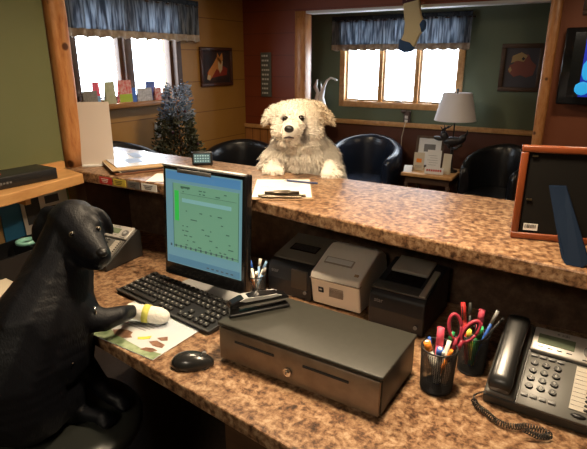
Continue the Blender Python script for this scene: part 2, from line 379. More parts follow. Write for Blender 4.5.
# ------------------------------------------------------------ tub armchairs in the waiting area
def tub_chair(label, x, y, rz, m, sx=1.0, group=None):
    root = thing('tub_chair', label, 'chair', (x, y, 0), rz, 'tub chairs in the waiting area')
    # shell: horseshoe swept round the seat; front opens to -Y
    mb = MB(); N = 30; rings = []
    for i in range(N+1):
        a = math.radians(-38 + (256)*i/N)          # angle round from right arm to left arm
        k = abs(a-PI/2)/math.radians(128)          # 0 at back, 1 at arm tips
        top = .80-.17*k**1.6; ri, ro = .235, .345
        lean = .03*(1-k)
        ca, sa = math.cos(a)*sx, math.sin(a)
        prof = [(ri+.015, .26), (ri, .42), (ri+lean, top-.05), (ri+.02+lean, top-.012), ((ri+ro)/2+lean, top), (ro-.015+lean, top-.015), (ro+lean, top-.06), (ro-.01, .35), (ro-.03, .14), (ri+.04, .14)]
        rings.append([mb.bm.verts.new((ca*r, sa*r, z)) for r, z in prof])
    n = len(rings[0])
    for i in range(N):
        for j in range(n):
            mb.bm.faces.new((rings[i][j], rings[i][(j+1) % n], rings[i+1][(j+1) % n], rings[i+1][j])).smooth = True
    mb.bm.faces.new(rings[0]); mb.bm.faces.new(rings[-1][::-1])
    mb.build('shell', m, root, mods=(('SUBSURF', dict(levels=1, render_levels=1)),))
    mb = MB(); poly = []
    for i in range(15):
        a = math.radians(-10+200*i/14); poly.append((math.cos(a)*.236*sx, math.sin(a)*.236+.0))
    poly += [(-.235*sx, -.24), (.235*sx, -.24)]
    mb.prism(poly, .30, .43)
    mb.build('seat_cushion', m, root, mods=(('BEVEL', dict(width=.03, segments=4)),))
    MB().prism([(p[0]*1.02, p[1]*1.02+.0) for p in poly], .14, .298).build('base', m, root)
    for lx, ly in ((-.2, -.2), (.2, -.2), (-.2, .24), (.2, .24)):
        MB().cyl((lx, ly, 0), (lx, ly, .14), .016, .024, 12).build('leg', darkwood, root)
    return root
ch = tub_chair('black leather tub chair under the card-lined window, only its rim showing', -2.62, 2.22, math.radians(78), leather); ch.scale = (1, 1, 1.2)
tub_chair('black leather tub chair in the corner below the fox picture', -2.62, 3.47, math.radians(32), leather)
tub_chair('blue-gleaming black leather tub chair right of the white dog', -1.86, 4.36, math.radians(8), leather2)
tub_chair('dark leather tub chair between lamp table and picture frame back', -.70, 4.38, math.radians(-10), leather, .78)

# ------------------------------------------------------------ lamp table and what stands on it
root = thing('side_table', 'small pale wood side table between the two alcove tub chairs', 'table', (-1.22, 4.40, 0))
MB().box((-.0, 0, .535), (.44, .40, .03), bev=.006).build('tabletop', pinex, root)
MB().box((0, 0, .49), (.38, .34, .06)).build('apron', darkwood, root)
for lx, ly in ((-.18, -.16), (.18, -.16), (-.18, .16), (.18, .16)): MB().box((lx, ly, .23), (.03, .03, .46), bev=.003).build('leg', darkwood, root)
MB().box((0, 0, .18), (.34, .30, .02)).build('lower_shelf', darkwood, root)
lx, ly = -1.08, 4.44
root = thing('table_lamp', 'table lamp with white shade and dark moose base on side table', 'lamp', (lx, ly, .55))
bronze = mat('dark_bronze', (.018, .015, .016), .38)
MB().lathe([(0, 0), (.06, 0), (.06, .015), (.03, .025), (.014, .04), (.014, .2), (.02, .21), (0, .215)]).build('base', bronze, root)
mo = MB()   # moose figure: body, neck, head, antlers, legs
mo.ball((.0, 0, .265), (.085, .035, .04), (0, -.12, 0)).ball((-.075, 0, .30), (.035, .026, .05), (0, -.5, 0)).ball((-.125, 0, .28), (.045, .018, .02), (0, .15, 0)).ball((.075, 0, .29), (.03, .03, .04), (0, .6, 0))
for sy in (-1, 1):
    mo.tube([(-.09, .01*sy, .335), (-.085, .04*sy, .36), (-.06, .07*sy, .385)], [.007, .009, .004])
    mo.tube([(-.085, .04*sy, .36), (-.1, .06*sy, .39)], [.007, .003]); mo.tube([(-.07, .05*sy, .365), (-.035, .065*sy, .39)], [.007, .003])
    mo.tube([(.07, .02*sy, .24), (.03, .02*sy, .20), (-.0, .014*sy, .205)], [.016, .01, .01]); mo.tube([(-.04, .02*sy, .24), (-.02, .015*sy, .205)], [.013, .01])
mo.tube([(.09, 0, .31), (.115, 0, .345), (.11, 0, .365)], [.012, .008, .004])
mo.build('moose_figure', bronze, root)
MB().cyl((0, 0, .21), (0, 0, .68), .006, seg=10).build('rod', bronze, root)
shade = mat('lamp_shade', (.84, .82, .85), .9)
sh = MB().lathe([(.172, .44), (.172, .445), (.118, .665), (.118, .668)], seg=40); sh.build('lamp_shade', shade, root, mods=(('SOLIDIFY', dict(thickness=.003)),))
MB().cyl((-.12, 0, .655), (.12, 0, .655), .002).cyl((0, -.12, .655), (0, .12, .655), .002).build('spider', bronze, root)
MB().ball((0, 0, .69), .012).build('finial', bronze, root)
root = thing('certificate_frame', 'dark framed certificate propped behind the cards on side table', 'picture frame', (-1.30, 4.50, .552), 0); root.scale = (1.45, 1, 1.35)
root.rotation_euler = (math.radians(-14), 0, math.radians(6))
f = MB()
for c, d in (((0, 0, .008), (.17, .014, .016)), ((0, 0, .202), (.17, .014, .016)), ((-.077, 0, .105), (.016, .014, .21)), ((.077, 0, .105), (.016, .014, .21))): f.box(c, d)
f.build('frame', darkwood, root); MB().box((0, .002, .105), (.14, .004, .18)).build('certificate', paper, root)
MB().box((0, -.002, .13), (.07, .002, .05)).build('drawing', grey, root)
def card(label, x, y, w_, h_, rz, m, lean=-8, ex=None, name='flyer'):
    w_ *= 1.2; h_ *= 1.15
    root = thing(name, label, 'card', (x+.025, y, .552), 0, 'cards on the side table'); root.rotation_euler = (math.radians(lean), 0, math.radians(rz))
    MB().box((0, 0, h_/2), (w_, .003, h_)).build('card_face', m, root)
    b = MB()
    b.box((0, .018, h_*.35), (w_*.9, .002, h_*.7), rot=(math.radians(14), 0, 0)); b.build('easel_back', m, root)
    if ex: ex(root, w_, h_)
    return root
def ex_orange(r, w_, h_):
    MB().box((0, -.0025, h_*.55), (w_*.5, .001, h_*.22)).build('logo_block', orange, r); MB().box((0, -.0025, h_*.25), (w_*.7, .001, .003)).box((0, -.0025, h_*.18), (w_*.6, .001, .003)).build('text_lines', grey, r)
def ex_lines(r, w_, h_):
    b = MB()
    for k in range(5): b.box((-w_*.1+.01*(k % 2), -.0025, h_*(.3+.11*k)), (w_*(.55+.1*(k % 3)), .001, .0022))
    b.build('text_lines', grey, r)
def ex_red(r, w_, h_):
    b = MB()
    for k in range(7): b.box((-w_*.36+w_*.12*k, -.0025, h_*.55), (w_*.08, .001, h_*.3))
    b.build('red_lettering', red, r)
card('cream card with orange block left of the white flyer on side table', -1.360, 4.345, .075, .135, 8, cream, ex=ex_orange)
card('tall white flyer in the middle of the side table', -1.235, 4.36, .10, .16, 4, paper, ex=ex_lines)
card('low white card with red lettering at the front of the side table', -1.195, 4.25, .13, .05, 6, paper, ex=ex_red, lean=-4)
card('pale cream card standing against the lamp at the right', -1.110, 4.300, .06, .15, -10, cream)
root = thing('brochure', 'white folded brochure at the left end of side table', 'brochure', (-1.41, 4.30, .5515), .2)
MB().box((0, -.02, .02), (.07, .09, .002), rot=(.5, 0, 0)).box((0, .06, .02), (.07, .09, .002), rot=(-.5, 0, 0)).build('folded_sheet', paper, root)

# ------------------------------------------------------------ pictures, sign, outlets, TV
def picture(label, name, loc, rz, w_, h_, fr, m_bg, shapes, fwid=.03, mat_w=0):
    root = thing(name, label, 'picture', loc, rz)
    f = MB(); f.box((0, -.012, h_/2-fwid/2), (w_, .024, fwid), bev=.004); f.box((0, -.012, -h_/2+fwid/2), (w_, .024, fwid), bev=.004)
    f.box((-w_/2+fwid/2, -.012, 0), (fwid, .024, h_-2*fwid), bev=.004).box((w_/2-fwid/2, -.012, 0), (fwid, .024, h_-2*fwid), bev=.004)
    f.build('frame', fr, root)
    MB().box((0, -.005, 0), (w_-2*fwid+.004, .006, h_-2*fwid+.004)).build('painting', m_bg, root)
    Mf = Matrix(((1, 0, 0, 0), (0, 0, 1, 0), (0, 1, 0, 0), (0, 0, 0, 1)))
    for i, (nm, polys, m) in enumerate(shapes):
        b = MB()
        for p in polys: b.prism([(x*w_/2, z*h_/2) for x, z in p], -.0095-.0007*i, -.008, Mf)
        b.build(nm, m, root)
    return root
frm = mat('mahogany_frame', (.07, .025, .014), .35)
dkart = mat('dark_painting', (.02, .016, .02), .6, col2=(.05, .022, .018), scale=9)
picture('framed fox painting on the ochre board wall', 'fox_painting', (XL+.001, 3.72, 1.42), PI/2, .44, .33, frm, dkart, [
    ('red_leaves', [[(-.6, -.3), (-.2, .15), (.3, .1), (.7, -.1), (.65, -.45), (.1, -.5), (-.5, -.6)]], mat('art_red', (.28, .03, .015), .7)),
    ('fox_body', [[(-.62, -.62), (-.5, -.2), (-.2, .15), (.05, .5), (.3, .35), (.38, .0), (.25, -.3), (.0, -.1), (-.25, -.45), (-.45, -.7)], [(.05, .4), (.08, .72), (.22, .5), (.38, .72), (.42, .4), (.3, .15)]], mat('art_orange', (.62, .25, .06), .7)),
    ('fox_chest', [[(.1, .3), (.25, .1), (.4, .3), (.35, -.15), (.2, -.35), (.1, -.05)], [(-.62, -.62), (-.55, -.4), (-.4, -.45), (-.45, -.7)]], mat('art_cream', (.65, .5, .3), .7))], .028)
picture('dark framed painting with a reddish and gold shape in the green alcove', 'framed_painting', (-.665, YB-.001, 1.415), 0, .33, .385, darkwood, mat('art_dusk', (.05, .045, .055), .6), [
    ('bloom', [[(-.6, -.15), (-.55, .1), (-.35, .2), (-.5, .45), (-.1, .6), (.3, .55), (.45, .3), (.7, .1), (.6, -.3), (.3, -.4), (.0, -.3), (-.3, -.38)]], mat('art_rose', (.22, .065, .045), .7)),
    ('pale_petals', [[(-.5, .2), (-.45, .5), (-.05, .65), (.25, .5), (.1, .25), (-.2, .3)], [(-.6, -.05), (-.5, .05), (-.42, -.1), (-.5, -.2)]], mat('art_gold', (.40, .27, .11), .7)),
    ('dark_centre', [[(-.02, .38), (.06, .3), (.16, .38), (.06, .46)]], ink)], .035)
picture('small dark framed picture above the television', 'small_picture', (-.085, YR-.001, 1.90), 0, .30, .27, darkwood, cream, [('sketch', [[(-.5, -.5), (-.2, .4), (.3, .5), (.6, -.2), (.2, -.6)]], green_w)], .03)
root = thing('wall_sign', 'narrow grey wall sign with rows of white lettering on rust red boards', 'sign', (-2.80, YR-.001, 1.345))
MB().box((0, -.008, 0), (.115, .014, .40), bev=.002).build('sign_board', mat('slate_board', (.10, .10, .085), .7), root)
b = MB(); rs = random.Random(4)
for r_ in range(9):
    x = -.042; wd_ = rs.choice([(.012, .02, .018), (.025, .014, .02), (.016, .016, .016, .01)])
    for k in wd_:
        b.box((x+k/2, -.016, .17-r_*.042), (k, .002, .016)); x += k+.008
b.build('lettering', mat('sign_white', (.6, .6, .55), .7), root)
root = thing('television', 'black flat television on the rust wall with blue picture', 'television', (.205, YR-.001, 1.435))
MB().box((0, -.02, 0), (.5, .04, .3)).build('wall_mount', black, root)
MB().box((0, -.07, 0), (1.03, .06, .50), bev=.01).build('housing', blackg, root)
MB().box((.01, -.102, .01), (.93, .006, .42)).build('screen', mat('tv_dark', (.004, .004, .01), .12), root)
eb = mat('tv_blue', (.0, .02, .3), .4, emit=(.01, .03, .40, .7)); ec = mat('tv_cyan', (0, .2, .4), .4, emit=(.03, .35, .7, .9))
b = MB(); b.box((-.005, -.1065, .01), (.76, .002, .41)); b.build('picture_area', eb, root)
b = MB()
for c, r_ in (((-.365, -.108, -.14), (.05, .002, .045)), ((-.35, -.108, -.02), (.035, .002, .07)), ((-.345, -.108, .12), (.028, .002, .05)), ((-.1, -.108, .02), (.1, .002, .12)), ((.2, -.108, -.03), (.09, .002, .09))): MB().ball(c, r_, sub=2).build('bright_shape', ec, root)
root = thing('power_outlet', 'brown outlet box with white sockets and cord under alcove window', 'outlet', (-1.615, YB-.001, .965))
MB().box((0, -.02, 0), (.06, .04, .11), bev=.006).ball((-.03, -.03, .045), (.03, .02, .02)).build('box', mat('outlet_brown', (.09, .055, .045), .5), root)
MB().box((0, -.0415, -.005), (.03, .003, .028)).build('socket', paper, root)
MB().box((0, -.0415, -.04), (.03, .003, .024)).build('socket', paper, root)
MB().tube([(0, -.045, -.04), (-.01, -.06, -.1), (-.03, -.05, -.2), (-.03, -.045, -.4), (-.03, -.05, -.93), (-.03, -.06, -.955)], .004).build('cord', cream, root)
root = thing('wall_switch', 'white outlet plate on ochre boards behind the leafy tree', 'outlet', (XL+.001, 2.96, .945), PI/2)
MB().box((0, -.004, 0), (.075, .008, .12), bev=.002).build('plate', paper, root); MB().box((0, -.009, .025), (.03, .003, .03)).build('socket', grey, root); MB().box((0, -.009, -.025), (.03, .003, .03)).build('socket', grey, root)

# ------------------------------------------------------------ greeting cards on the left window sill
sill = [('grey speckled card at the left end of the window sill', 2.215, .115, .085, mat('c_grey', (.22, .22, .22), .8, col2=(.35, .33, .3), scale=90), None),
        ('card with pink and blue stripes leaning behind the grey one on sill', 2.30, .055, .135, pink, lblue),
        ('cream card with green corner second tall card from the log post', 2.395, .085, .135, mat('c_green', (.45, .50, .30), .8, col2=(.55, .55, .42), scale=30), None),
        ('tall card with red flowers over lime green on the window sill', 2.535, .12, .14, mat('c_red', (.65, .05, .05), .7, col2=(.75, .5, .45), scale=45), mat('lime', (.4, .55, .05), .7)),
        ('small dark blue card right of the red flower card', 2.62, .04, .09, blue, None),
        ('wide white card with grey scribbles on the window sill', 2.73, .14, .085, mat('c_white', (.6, .6, .62), .8, col2=(.35, .36, .4), scale=60), None),
        ('blue card standing behind the white card at the right', 2.83, .09, .125, mat('c_blue', (.08, .14, .40), .7), None),
        ('red patterned card near the right end of the sill', 2.875, .07, .085, mat('c_red2', (.6, .06, .08), .7, col2=(.7, .55, .5), scale=50), None),
        ('cream spotted card at the right end of the sill', 2.985, .11, .08, mat('c_cream', (.65, .55, .42), .8, col2=(.5, .2, .12), scale=50), None)]
for i, (lb, y, wd, ht, m, m2) in enumerate(sill):
    ht *= 1.12; y = 2.31+(y-2.215)*.95
    bk = i in (1, 6); x = XL+.03 if bk else XL+.062
    root = thing('greeting_card', lb, 'card', (x, y, ZW0+.0005), PI/2, 'greeting cards on the window sill')
    MB().box((0, 0, ht/2), (wd, .002, ht), rot=(-.05, 0, 0)).build('front_leaf', m, root)
    MB().box((0, .013, ht/2-.001), (wd, .0015, ht*.97), rot=(.12, 0, 0)).build('back_leaf', m, root)
    if m2: MB().box((0, -.0035, ht*.2), (wd*.96, .002, ht*.36), rot=(-.05, 0, 0)).build('printed_band', m2, root)

# ------------------------------------------------------------ leafy tree
root = thing('artificial_tree', 'small bushy artificial tree with window light coloured into its top beside the left window', 'tree', (-2.70, 2.82, 0))
MB().lathe([(0, 0), (.10, 0), (.12, .16), (.11, .16), (.10, .14), (0, .14)]).build('pot', darkwood, root)
MB().tube([(0, 0, .1), (.01, 0, .5), (0, .01, .9), (0, 0, 1.22)], [.018, .014, .009, .004]).build('trunk', brown, root)
def leaf_cloud(n, fn, L, W, seed, up=.3):
    rr = random.Random(seed); mb = MB()
    for _ in range(n):
        p, d = fn(rr); d = (d+Vector((rr.gauss(0, .5), rr.gauss(0, .5), rr.gauss(0, .5)+up))).normalized()
        s_ = d.cross(Vector((rr.gauss(0, 1), rr.gauss(0, 1), rr.gauss(0, 1)))).normalized(); nn = d.cross(s_); l = L*rr.uniform(.6, 1.2); wv = W*rr.uniform(.7, 1.2)
        v = [mb.bm.verts.new(q) for q in (p, p+d*l*.5+s_*wv, p+d*l+nn*l*.1, p+d*l*.5-s_*wv)]
        mb.bm.faces.new(v)
    return mb
def cone(z0, z1, r0, r1):
    def f(rr):
        t = rr.random()**1.3; z = z0+(z1-z0)*t; r = (r0+(r1-r0)*t)*math.sqrt(rr.uniform(.15, 1)); a = rr.uniform(0, 2*PI)
        lump = 1+.25*math.sin(a*3+z*9); return Vector((r*lump*math.cos(a), r*lump*math.sin(a), z+rr.gauss(0, .015))), Vector((math.cos(a), math.sin(a), 0))
    return f
leaf_cloud(5200, cone(.50, 1.08, .235, .11), .035, .009, 1).build('foliage', mat('leaf_green', (.030, .036, .018), .7, col2=(.085, .085, .045), scale=15), root)
leaf_cloud(1100, cone(1.05, 1.30, .11, .08), .035, .007, 2).build('window_lit_sprigs', mat('leaf_window_light', (.05, .07, .09), .6, col2=(.25, .31, .40), scale=25), root)  # top leaves: bluish window light put into their colour
for k in range(16):
    a = k*2.4; z = .5+.048*k; r = .225-.010*k
    MB().ball((r*math.cos(a), r*math.sin(a), z), .011, sub=2).build('berry', mat('berry', (.06, .012, .03), .3), root)

# ------------------------------------------------------------ white ornament on a pedestal, stocking
root = thing('pedestal', 'slim dark pedestal behind the white dog carrying the white ornament', 'pedestal', (-2.40, 4.50, 0))
MB().lathe([(0, 0), (.13, 0), (.13, .03), (.03, .06), (.025, .85), (.11, .9), (.11, .93), (0, .93)]).build('column', darkwood, root)
root = thing('white_ornament', 'white curling ornament beside the pine post, behind the white dog', 'ornament', (-2.40, 4.50, .9305))
gw = mat('glazed_white', (.82, .84, .86), .25)
MB().lathe([(0, 0), (.05, 0), (.05, .012), (.02, .03), (0, .03)]).build('foot', gw, root)
MB().tube([(0, 0, .02), (.01, 0, .12), (.0, 0, .2), (.03, 0, .3), (.06, 0, .36), (.10, 0, .385), (.14, 0, .375), (.15, 0, .36)], [.04, .045, .03, .014, .011, .010, .009, .004], 12).ball((.155, 0, .365), (.016, .01, .01)).build('neck_and_body', gw, root)
MB().tube([(-.0, 0, .1), (-.05, 0, .17), (-.035, 0, .24), (-.065, 0, .3), (-.045, 0, .37)], [.025, .03, .02, .022, .006], 10).tube([(-.03, 0, .2), (.0, .02, .26), (-.02, .03, .33)], [.02, .016, .004]).build('wing', gw, root)
root = thing('christmas_stocking', 'cream knitted stocking with blue heel and toe hanging from the header', 'stocking', (-1.39, 4.085, 1.935)); root.scale = (1.15, 1, 1.08)
knit = mat('cream_knit', (.66, .54, .30), .95, bump=.5, scale=160); nblue = mat('navy_knit', (.03, .07, .15), .95)
pts = [(-.085, .09), (-.075, .0), (-.062, -.1), (-.05, -.17), (-.052, -.24), (-.075, -.30), (-.075, -.34), (-.045, -.365), (0, -.36), (.03, -.33), (.055, -.26), (.085, -.21), (.083, -.17), (.06, -.12), (.045, -.05), (.02, .09)]
pts = [(x, z) for x, z in pts]
Mx = Matrix(((1, 0, 0, 0), (0, 0, 1, 0), (0, 1, 0, 0), (0, 0, 0, 1)))
def sock(part, name, m, t):
    MB().prism(part, -t, t, Mx).build(name, m, root, mods=(('BEVEL', dict(width=.010, segments=3)),))
sock(pts, 'sock_body', knit, .018)
sock([(-.082, -.275), (-.084, -.345), (-.047, -.372), (.003, -.367), (.03, -.335), (.0, -.30), (-.04, -.288)], 'toe', nblue, .021)
sock([(.050, -.18), (.073, -.148), (.094, -.165), (.094, -.215), (.07, -.238)], 'heel', nblue, .021)
sock([(-.080, .03), (-.074, -.045), (.048, -.02), (.036, .055)], 'cuff_band', mat('burgundy_knit', (.06, .012, .02), .95), .022)
b = MB()
for x, z in ((-.045, -.005), (.0, .008)): b.box((x, -.0235, z), (.025, .002, .02), rot=(0, PI/4, 0))
b.build('knit_motif', knit, root)
MB().tube([(0, 0, .08), (.0, .0, .10), (.0, .05, .112)], .003).build('hanging_loop', knit, root)

# ------------------------------------------------------------ things on the raised counter
CT = 1.0605
root = thing('clipboard', 'clipboard with white form on the counter in front of the white dog', 'clipboard', (-.895, 1.412, CT), math.radians(31))
MB().box((0, 0, .002), (.20, .27, .004), bev=.001).build('board', mat('hardboard', (.35, .22, .12), .5), root)
MB().box((0, .003, .0055), (.19, .25, .003)).build('paper_sheets', paper, root)
b = MB()
for k in range(9): b.box((-.01+.01*(k % 2), .09-.018*k, .0073), (.12+.015*(k % 3), .0015, .0004))
b.build('form_lines', mat('pale_ink', (.45, .45, .5), .8), root)
c_ = MB().box((0, -.118, .0095), (.13, .028, .005), bev=.002).cyl((-.055, -.098, .014), (.055, -.098, .014), .006).box((0, -.098, .018), (.055, .03, .004), bev=.0015).cyl((-.07, -.118, .008), (-.07, -.118, .014), .006).cyl((.07, -.118, .008), (.07, -.118, .014), .006)
c_.build('clip', mat('dark_chrome', (.22, .18, .13), .3, .9), root)
root = thing('ballpoint_pen', 'blue pen lying across the clipboard top', 'pen', (-.875, 1.505, CT+.0115), math.radians(8))
MB().cyl((-.055, 0, 0), (.06, 0, 0), .0035, seg=10).build('barrel', mat('pen_slate', (.05, .07, .16), .35), root); MB().cyl((-.068, 0, 0), (-.055, 0, 0), .001, .0035, 10).build('tip', chrome, root)
root = thing('folder_stack', 'brown folder at the bottom of the pile on the counter by the log post', 'folder', (-1.66, 1.45, CT), math.radians(-28))
MB().box((0, 0, .0035), (.36, .22, .007), bev=.001).build('cover', brown, root); MB().box((.0, .002, .0035), (.35, .222, .004)).build('pages', cream, root)
for i, (dx, dy, r_, m, lb) in enumerate(((.004, .01, -25, mat('dark_cover', (.05, .03, .025), .4), 'dark magazine in the middle of the pile on the counter'), (-.005, .0, -30, tanm, 'tan folder just under the white magazine on the counter'))):
    root = thing('magazine', lb, 'magazine', (-1.66+dx, 1.45+dy, CT+.0075+.0065*i), math.radians(r_))
    MB().box((0, 0, .003), (.35, .215, .006), bev=.001).build('cover', m, root); MB().box((0, -.002, .003), (.345, .218, .003)).build('pages', cream, root)
root = thing('magazine', 'glossy white magazine with blue print on top of the counter pile', 'magazine', (-1.68, 1.465, CT+.0205), math.radians(-27))
MB().box((0, 0, .002), (.32, .20, .004)).build('cover', mat('glossy_paper', (.66, .68, .75), .2), root); MB().box((.06, -.01, .0045), (.09, .06, .001)).box((-.06, .03, .0045), (.12, .04, .001)).build('printed_blocks', mat('blue_print', (.25, .35, .6), .5), root)
one('loose_sheet', MB().box((0, 0, .0005), (.11, .14, .001)), paper, 'loose white sheet on the counter just left of the monitor top', 'paper', (-1.37, 1.345, CT), (0, 0, .5))
root = thing('sign_holder', 'tall blank beige card in a clear holder beside the log post', 'sign', (-1.782, 1.375, CT), math.radians(42))
MB().box((0, 0, .003), (.12, .06, .005)).build('foot', paper, root)
MB().box((0, 0, .130), (.130, .003, .255), rot=(math.radians(-3), 0, 0)).build('card', mat('beige_card', (.66, .57, .51), .7), root)
MB().box((-.068, 0, .13), (.004, .006, .255)).build('edge', mat('edge_reflection', (.35, .25, .75), .15), root)  # purple reflection in the clear edge, painted as its colour
# coloured labels along the counter edge
def edge_label(x0, x1, m, lb):
    y = 1.245+(x0+1.90)/(.585)*.017 if x0 < -1.315 else 1.262
    root = thing('shelf_label', lb, 'label', ((x0+x1)/2, y-.0025, 1.041), math.radians(1.5), 'labels along the counter edge')
    MB().box((0, 0, 0), (x1-x0, .002, .026)).build('strip', m, root)
    b = MB()
    for k in range(3): b.box((-(x1-x0)*.05, -.0015, .006-.006*k), ((x1-x0)*(.6-.1*k), .001, .0018))
    b.build('print_lines', ink if m is not red else paper, root)
edge_label(-1.625, -1.560, red, 'red label on the counter edge, nearest the log post')
edge_label(-1.550, -1.485, yellow, 'yellow label on the counter edge')
edge_label(-1.475, -1.415, grey, 'grey label on the counter edge between yellow and white ones')
edge_label(-1.405, -1.330, paper, 'white label on the counter edge')
edge_label(-1.285, -1.215, mat('rose_label', (.45, .03, .06), .5), 'dark red label on the counter edge close to the monitor')
root = thing('digital_clock', 'small black digital display on the counter behind the monitor', 'clock', (-1.41, 1.60, CT), math.radians(35))
MB().box((0, 0, .028), (.085, .02, .056), bev=.005).box((0, .018, .006), (.06, .04, .008), bev=.002).build('case', black, root)
MB().box((0, -.0112, .03), (.068, .002, .038)).build('display', mat('clock_screen', (.05, .09, .1), .3, emit=(.08, .16, .18, .5)), root)
b = MB()
for r_ in range(3):
    for k in range(6): b.box((-.027+.0105*k, -.0126, .041-.011*r_), (.006, .0008, .005))
b.build('readout', mat('readout', (.3, .45, .45), .4, emit=(.3, .5, .5, .5)), root)
root = thing('picture_frame', 'back of an orange-brown picture frame standing on the counter', 'picture frame', (-.154, 1.300, CT+.0005)); root.rotation_euler = (math.radians(0), 0, math.radians(13))
orf = mat('orange_wood', (.17, .038, .010), .35, col2=(.22, .05, .013), scale=6)
FWd, FH = .37, .229; t_ = .016
f = MB()
for c, d in (((FWd/2, 0, t_/2), (FWd, .02, t_)), ((FWd/2, 0, FH-t_/2), (FWd, .02, t_)), ((t_/2, 0, FH/2), (t_, .02, FH-2*t_)), ((FWd-t_/2, 0, FH/2), (t_, .02, FH-2*t_))): f.box(c, d, bev=.003)
f.build('frame', orf, root); MB().box((FWd/2, -.001, FH/2), (FWd-2*t_+.002, .006, FH-2*t_+.002)).build('backing_board', mat('backing', (.007, .006, .005), .85, spec=.2), root)
MB().box((.042, -.0048, .031), (.032, .001, .017)).build('price_sticker', paper, root)
b = MB(); rs = random.Random(2); x = .029
while x < .054:
    wv = rs.choice([.0006, .001, .0015]); b.box((x, -.0056, .033), (wv, .0006, .009)); x += wv+rs.choice([.0008, .0013])
b.build('barcode', ink, root)
for c in ((.03, -.006, .205), (.34, -.006, .205), (.03, -.006, .10)): MB().box(c, (.012, .003, .004)).build('retaining_clip', mat('clip_bronze', (.12, .09, .05), .4, .8), root)
lg = MB()      # easel leg: hinged high on the backing board, foot on the counter
hA = Vector((-.086, 1.307, 1.197)); hB = Vector((-.050, 1.313, 1.198)); fA = Vector((-.032, 1.184, 1.070)); fB = Vector((-.021, 1.168, 1.0612)); fC = Vector((.010, 1.166, 1.0612)); fD = Vector((.022, 1.178, 1.070))
P_ = [hA, fA, fB, fC, fD, hB]; off = Vector((.0, .006, .002))
fr_ = [lg.bm.verts.new(p) for p in P_]; bk_ = [lg.bm.verts.new(p+off) for p in P_]
lg.bm.faces.new(fr_); lg.bm.faces.new(bk_[::-1])
for k in range(6): lg.bm.faces.new((fr_[k], fr_[(k+1) % 6], bk_[(k+1) % 6], bk_[k]))
lg.build('easel_leg', navy, root, True)

# ------------------------------------------------------------ things on the pine ledge and the side desk
DT = .7505
root = thing('disc_player', 'flat black box on the honey pine ledge', 'electronics', (-1.775, .88, 1.0605), math.radians(-2))
MB().box((0, 0, .0205), (.13, .50, .041), bev=.003).build('case', black, root)
b = MB()
for k in range(6): b.box((.0655, .02+.011*k, .02), (.001, .007, .006 if k % 2 else .009))
b.build('lettering', grey, root)
root = thing('booklet', 'red and white booklet lying on the black box', 'booklet', (-1.785, .86, 1.1025), math.radians(12))
MB().box((0, 0, .002), (.10, .16, .004)).build('cover', mat('red_white', (.55, .08, .05), .5), root); MB().box((.02, -.03, .0045), (.05, .10, .001)).build('white_panel', paper, root)
px = XN+.014
root = thing('newspaper_page', 'printed page with dark photos leaning on the tan panel under the ledge', 'paper', (-1.815, 1.145, DT), 0); root.rotation_euler = (0, math.radians(-6), 0)
MB().box((0, 0, .13), (.002, .20, .26)).build('sheet', mat('newsprint', (.52, .48, .42), .9), root)
MB().box((.002, -.055, .175), (.001, .06, .10)).box((.002, .03, .205), (.001, .06, .03)).box((.002, .035, .16), (.001, .05, .035)).build('photos', ink, root)
b = MB()
for k in range(6): b.box((.002, .04, .13-.015*k), (.001, .07, .004))
b.box((.002, .02, .24), (.001, .12, .008)).build('text_lines', grey, root)
root = thing('blue_folder', 'blue folder standing left of the printed page', 'folder', (-1.835, 1.02, DT), 0); root.rotation_euler = (0, math.radians(-3), 0)
MB().box((0, 0, .13), (.006, .10, .26)).build('cover', mat('folder_blue', (.02, .14, .28), .6), root); MB().box((.0, .052, .13), (.003, .006, .255)).build('pages', tanm, root)
root = thing('desk_organizer', 'low black desk organizer box against the tan panel', 'organizer', (-1.735, .955, DT), math.radians(3))
o_b = MB(); o_b.box((0, 0, .004), (.16, .26, .008)).box((-.077, 0, .045), (.006, .26, .09)).box((.077, 0, .045), (.006, .26, .09)).box((0, -.127, .045), (.16, .006, .09)).box((0, .127, .045), (.16, .006, .09)).box((0, .03, .045), (.15, .004, .08)).build('tray', black, root)
root = thing('tape_roll', 'pale green tape roll standing on the black organizer', 'tape', (-1.74, .99, DT+.0905))
MB().lathe([(.024, 0), (.036, 0), (.036, .012), (.024, .012), (.024, 0)]).build('roll', mat('mint', (.25, .55, .45), .35), root)
root = thing('binder', 'cream binder lying on the side desk left of the black dog', 'binder', (-1.66, .70, DT), math.radians(-4))
MB().box((0, 0, .013), (.26, .30, .026), bev=.004).build('cover', cream, root); MB().box((.003, -.002, .013), (.258, .30, .016)).build('pages', paper, root)
root = thing('label_printer', 'cream white desktop box standing behind the black dog\'s head', 'printer', (-1.725, 1.155, DT), math.radians(8))
MB().box((0, 0, .07), (.14, .10, .14), bev=.006).build('housing', cream, root); MB().box((0, 0, .143), (.13, .09, .006), bev=.002).build('lid', paper, root); MB().box((.071, 0, .09), (.003, .07, .01)).build('slot', ink, root)

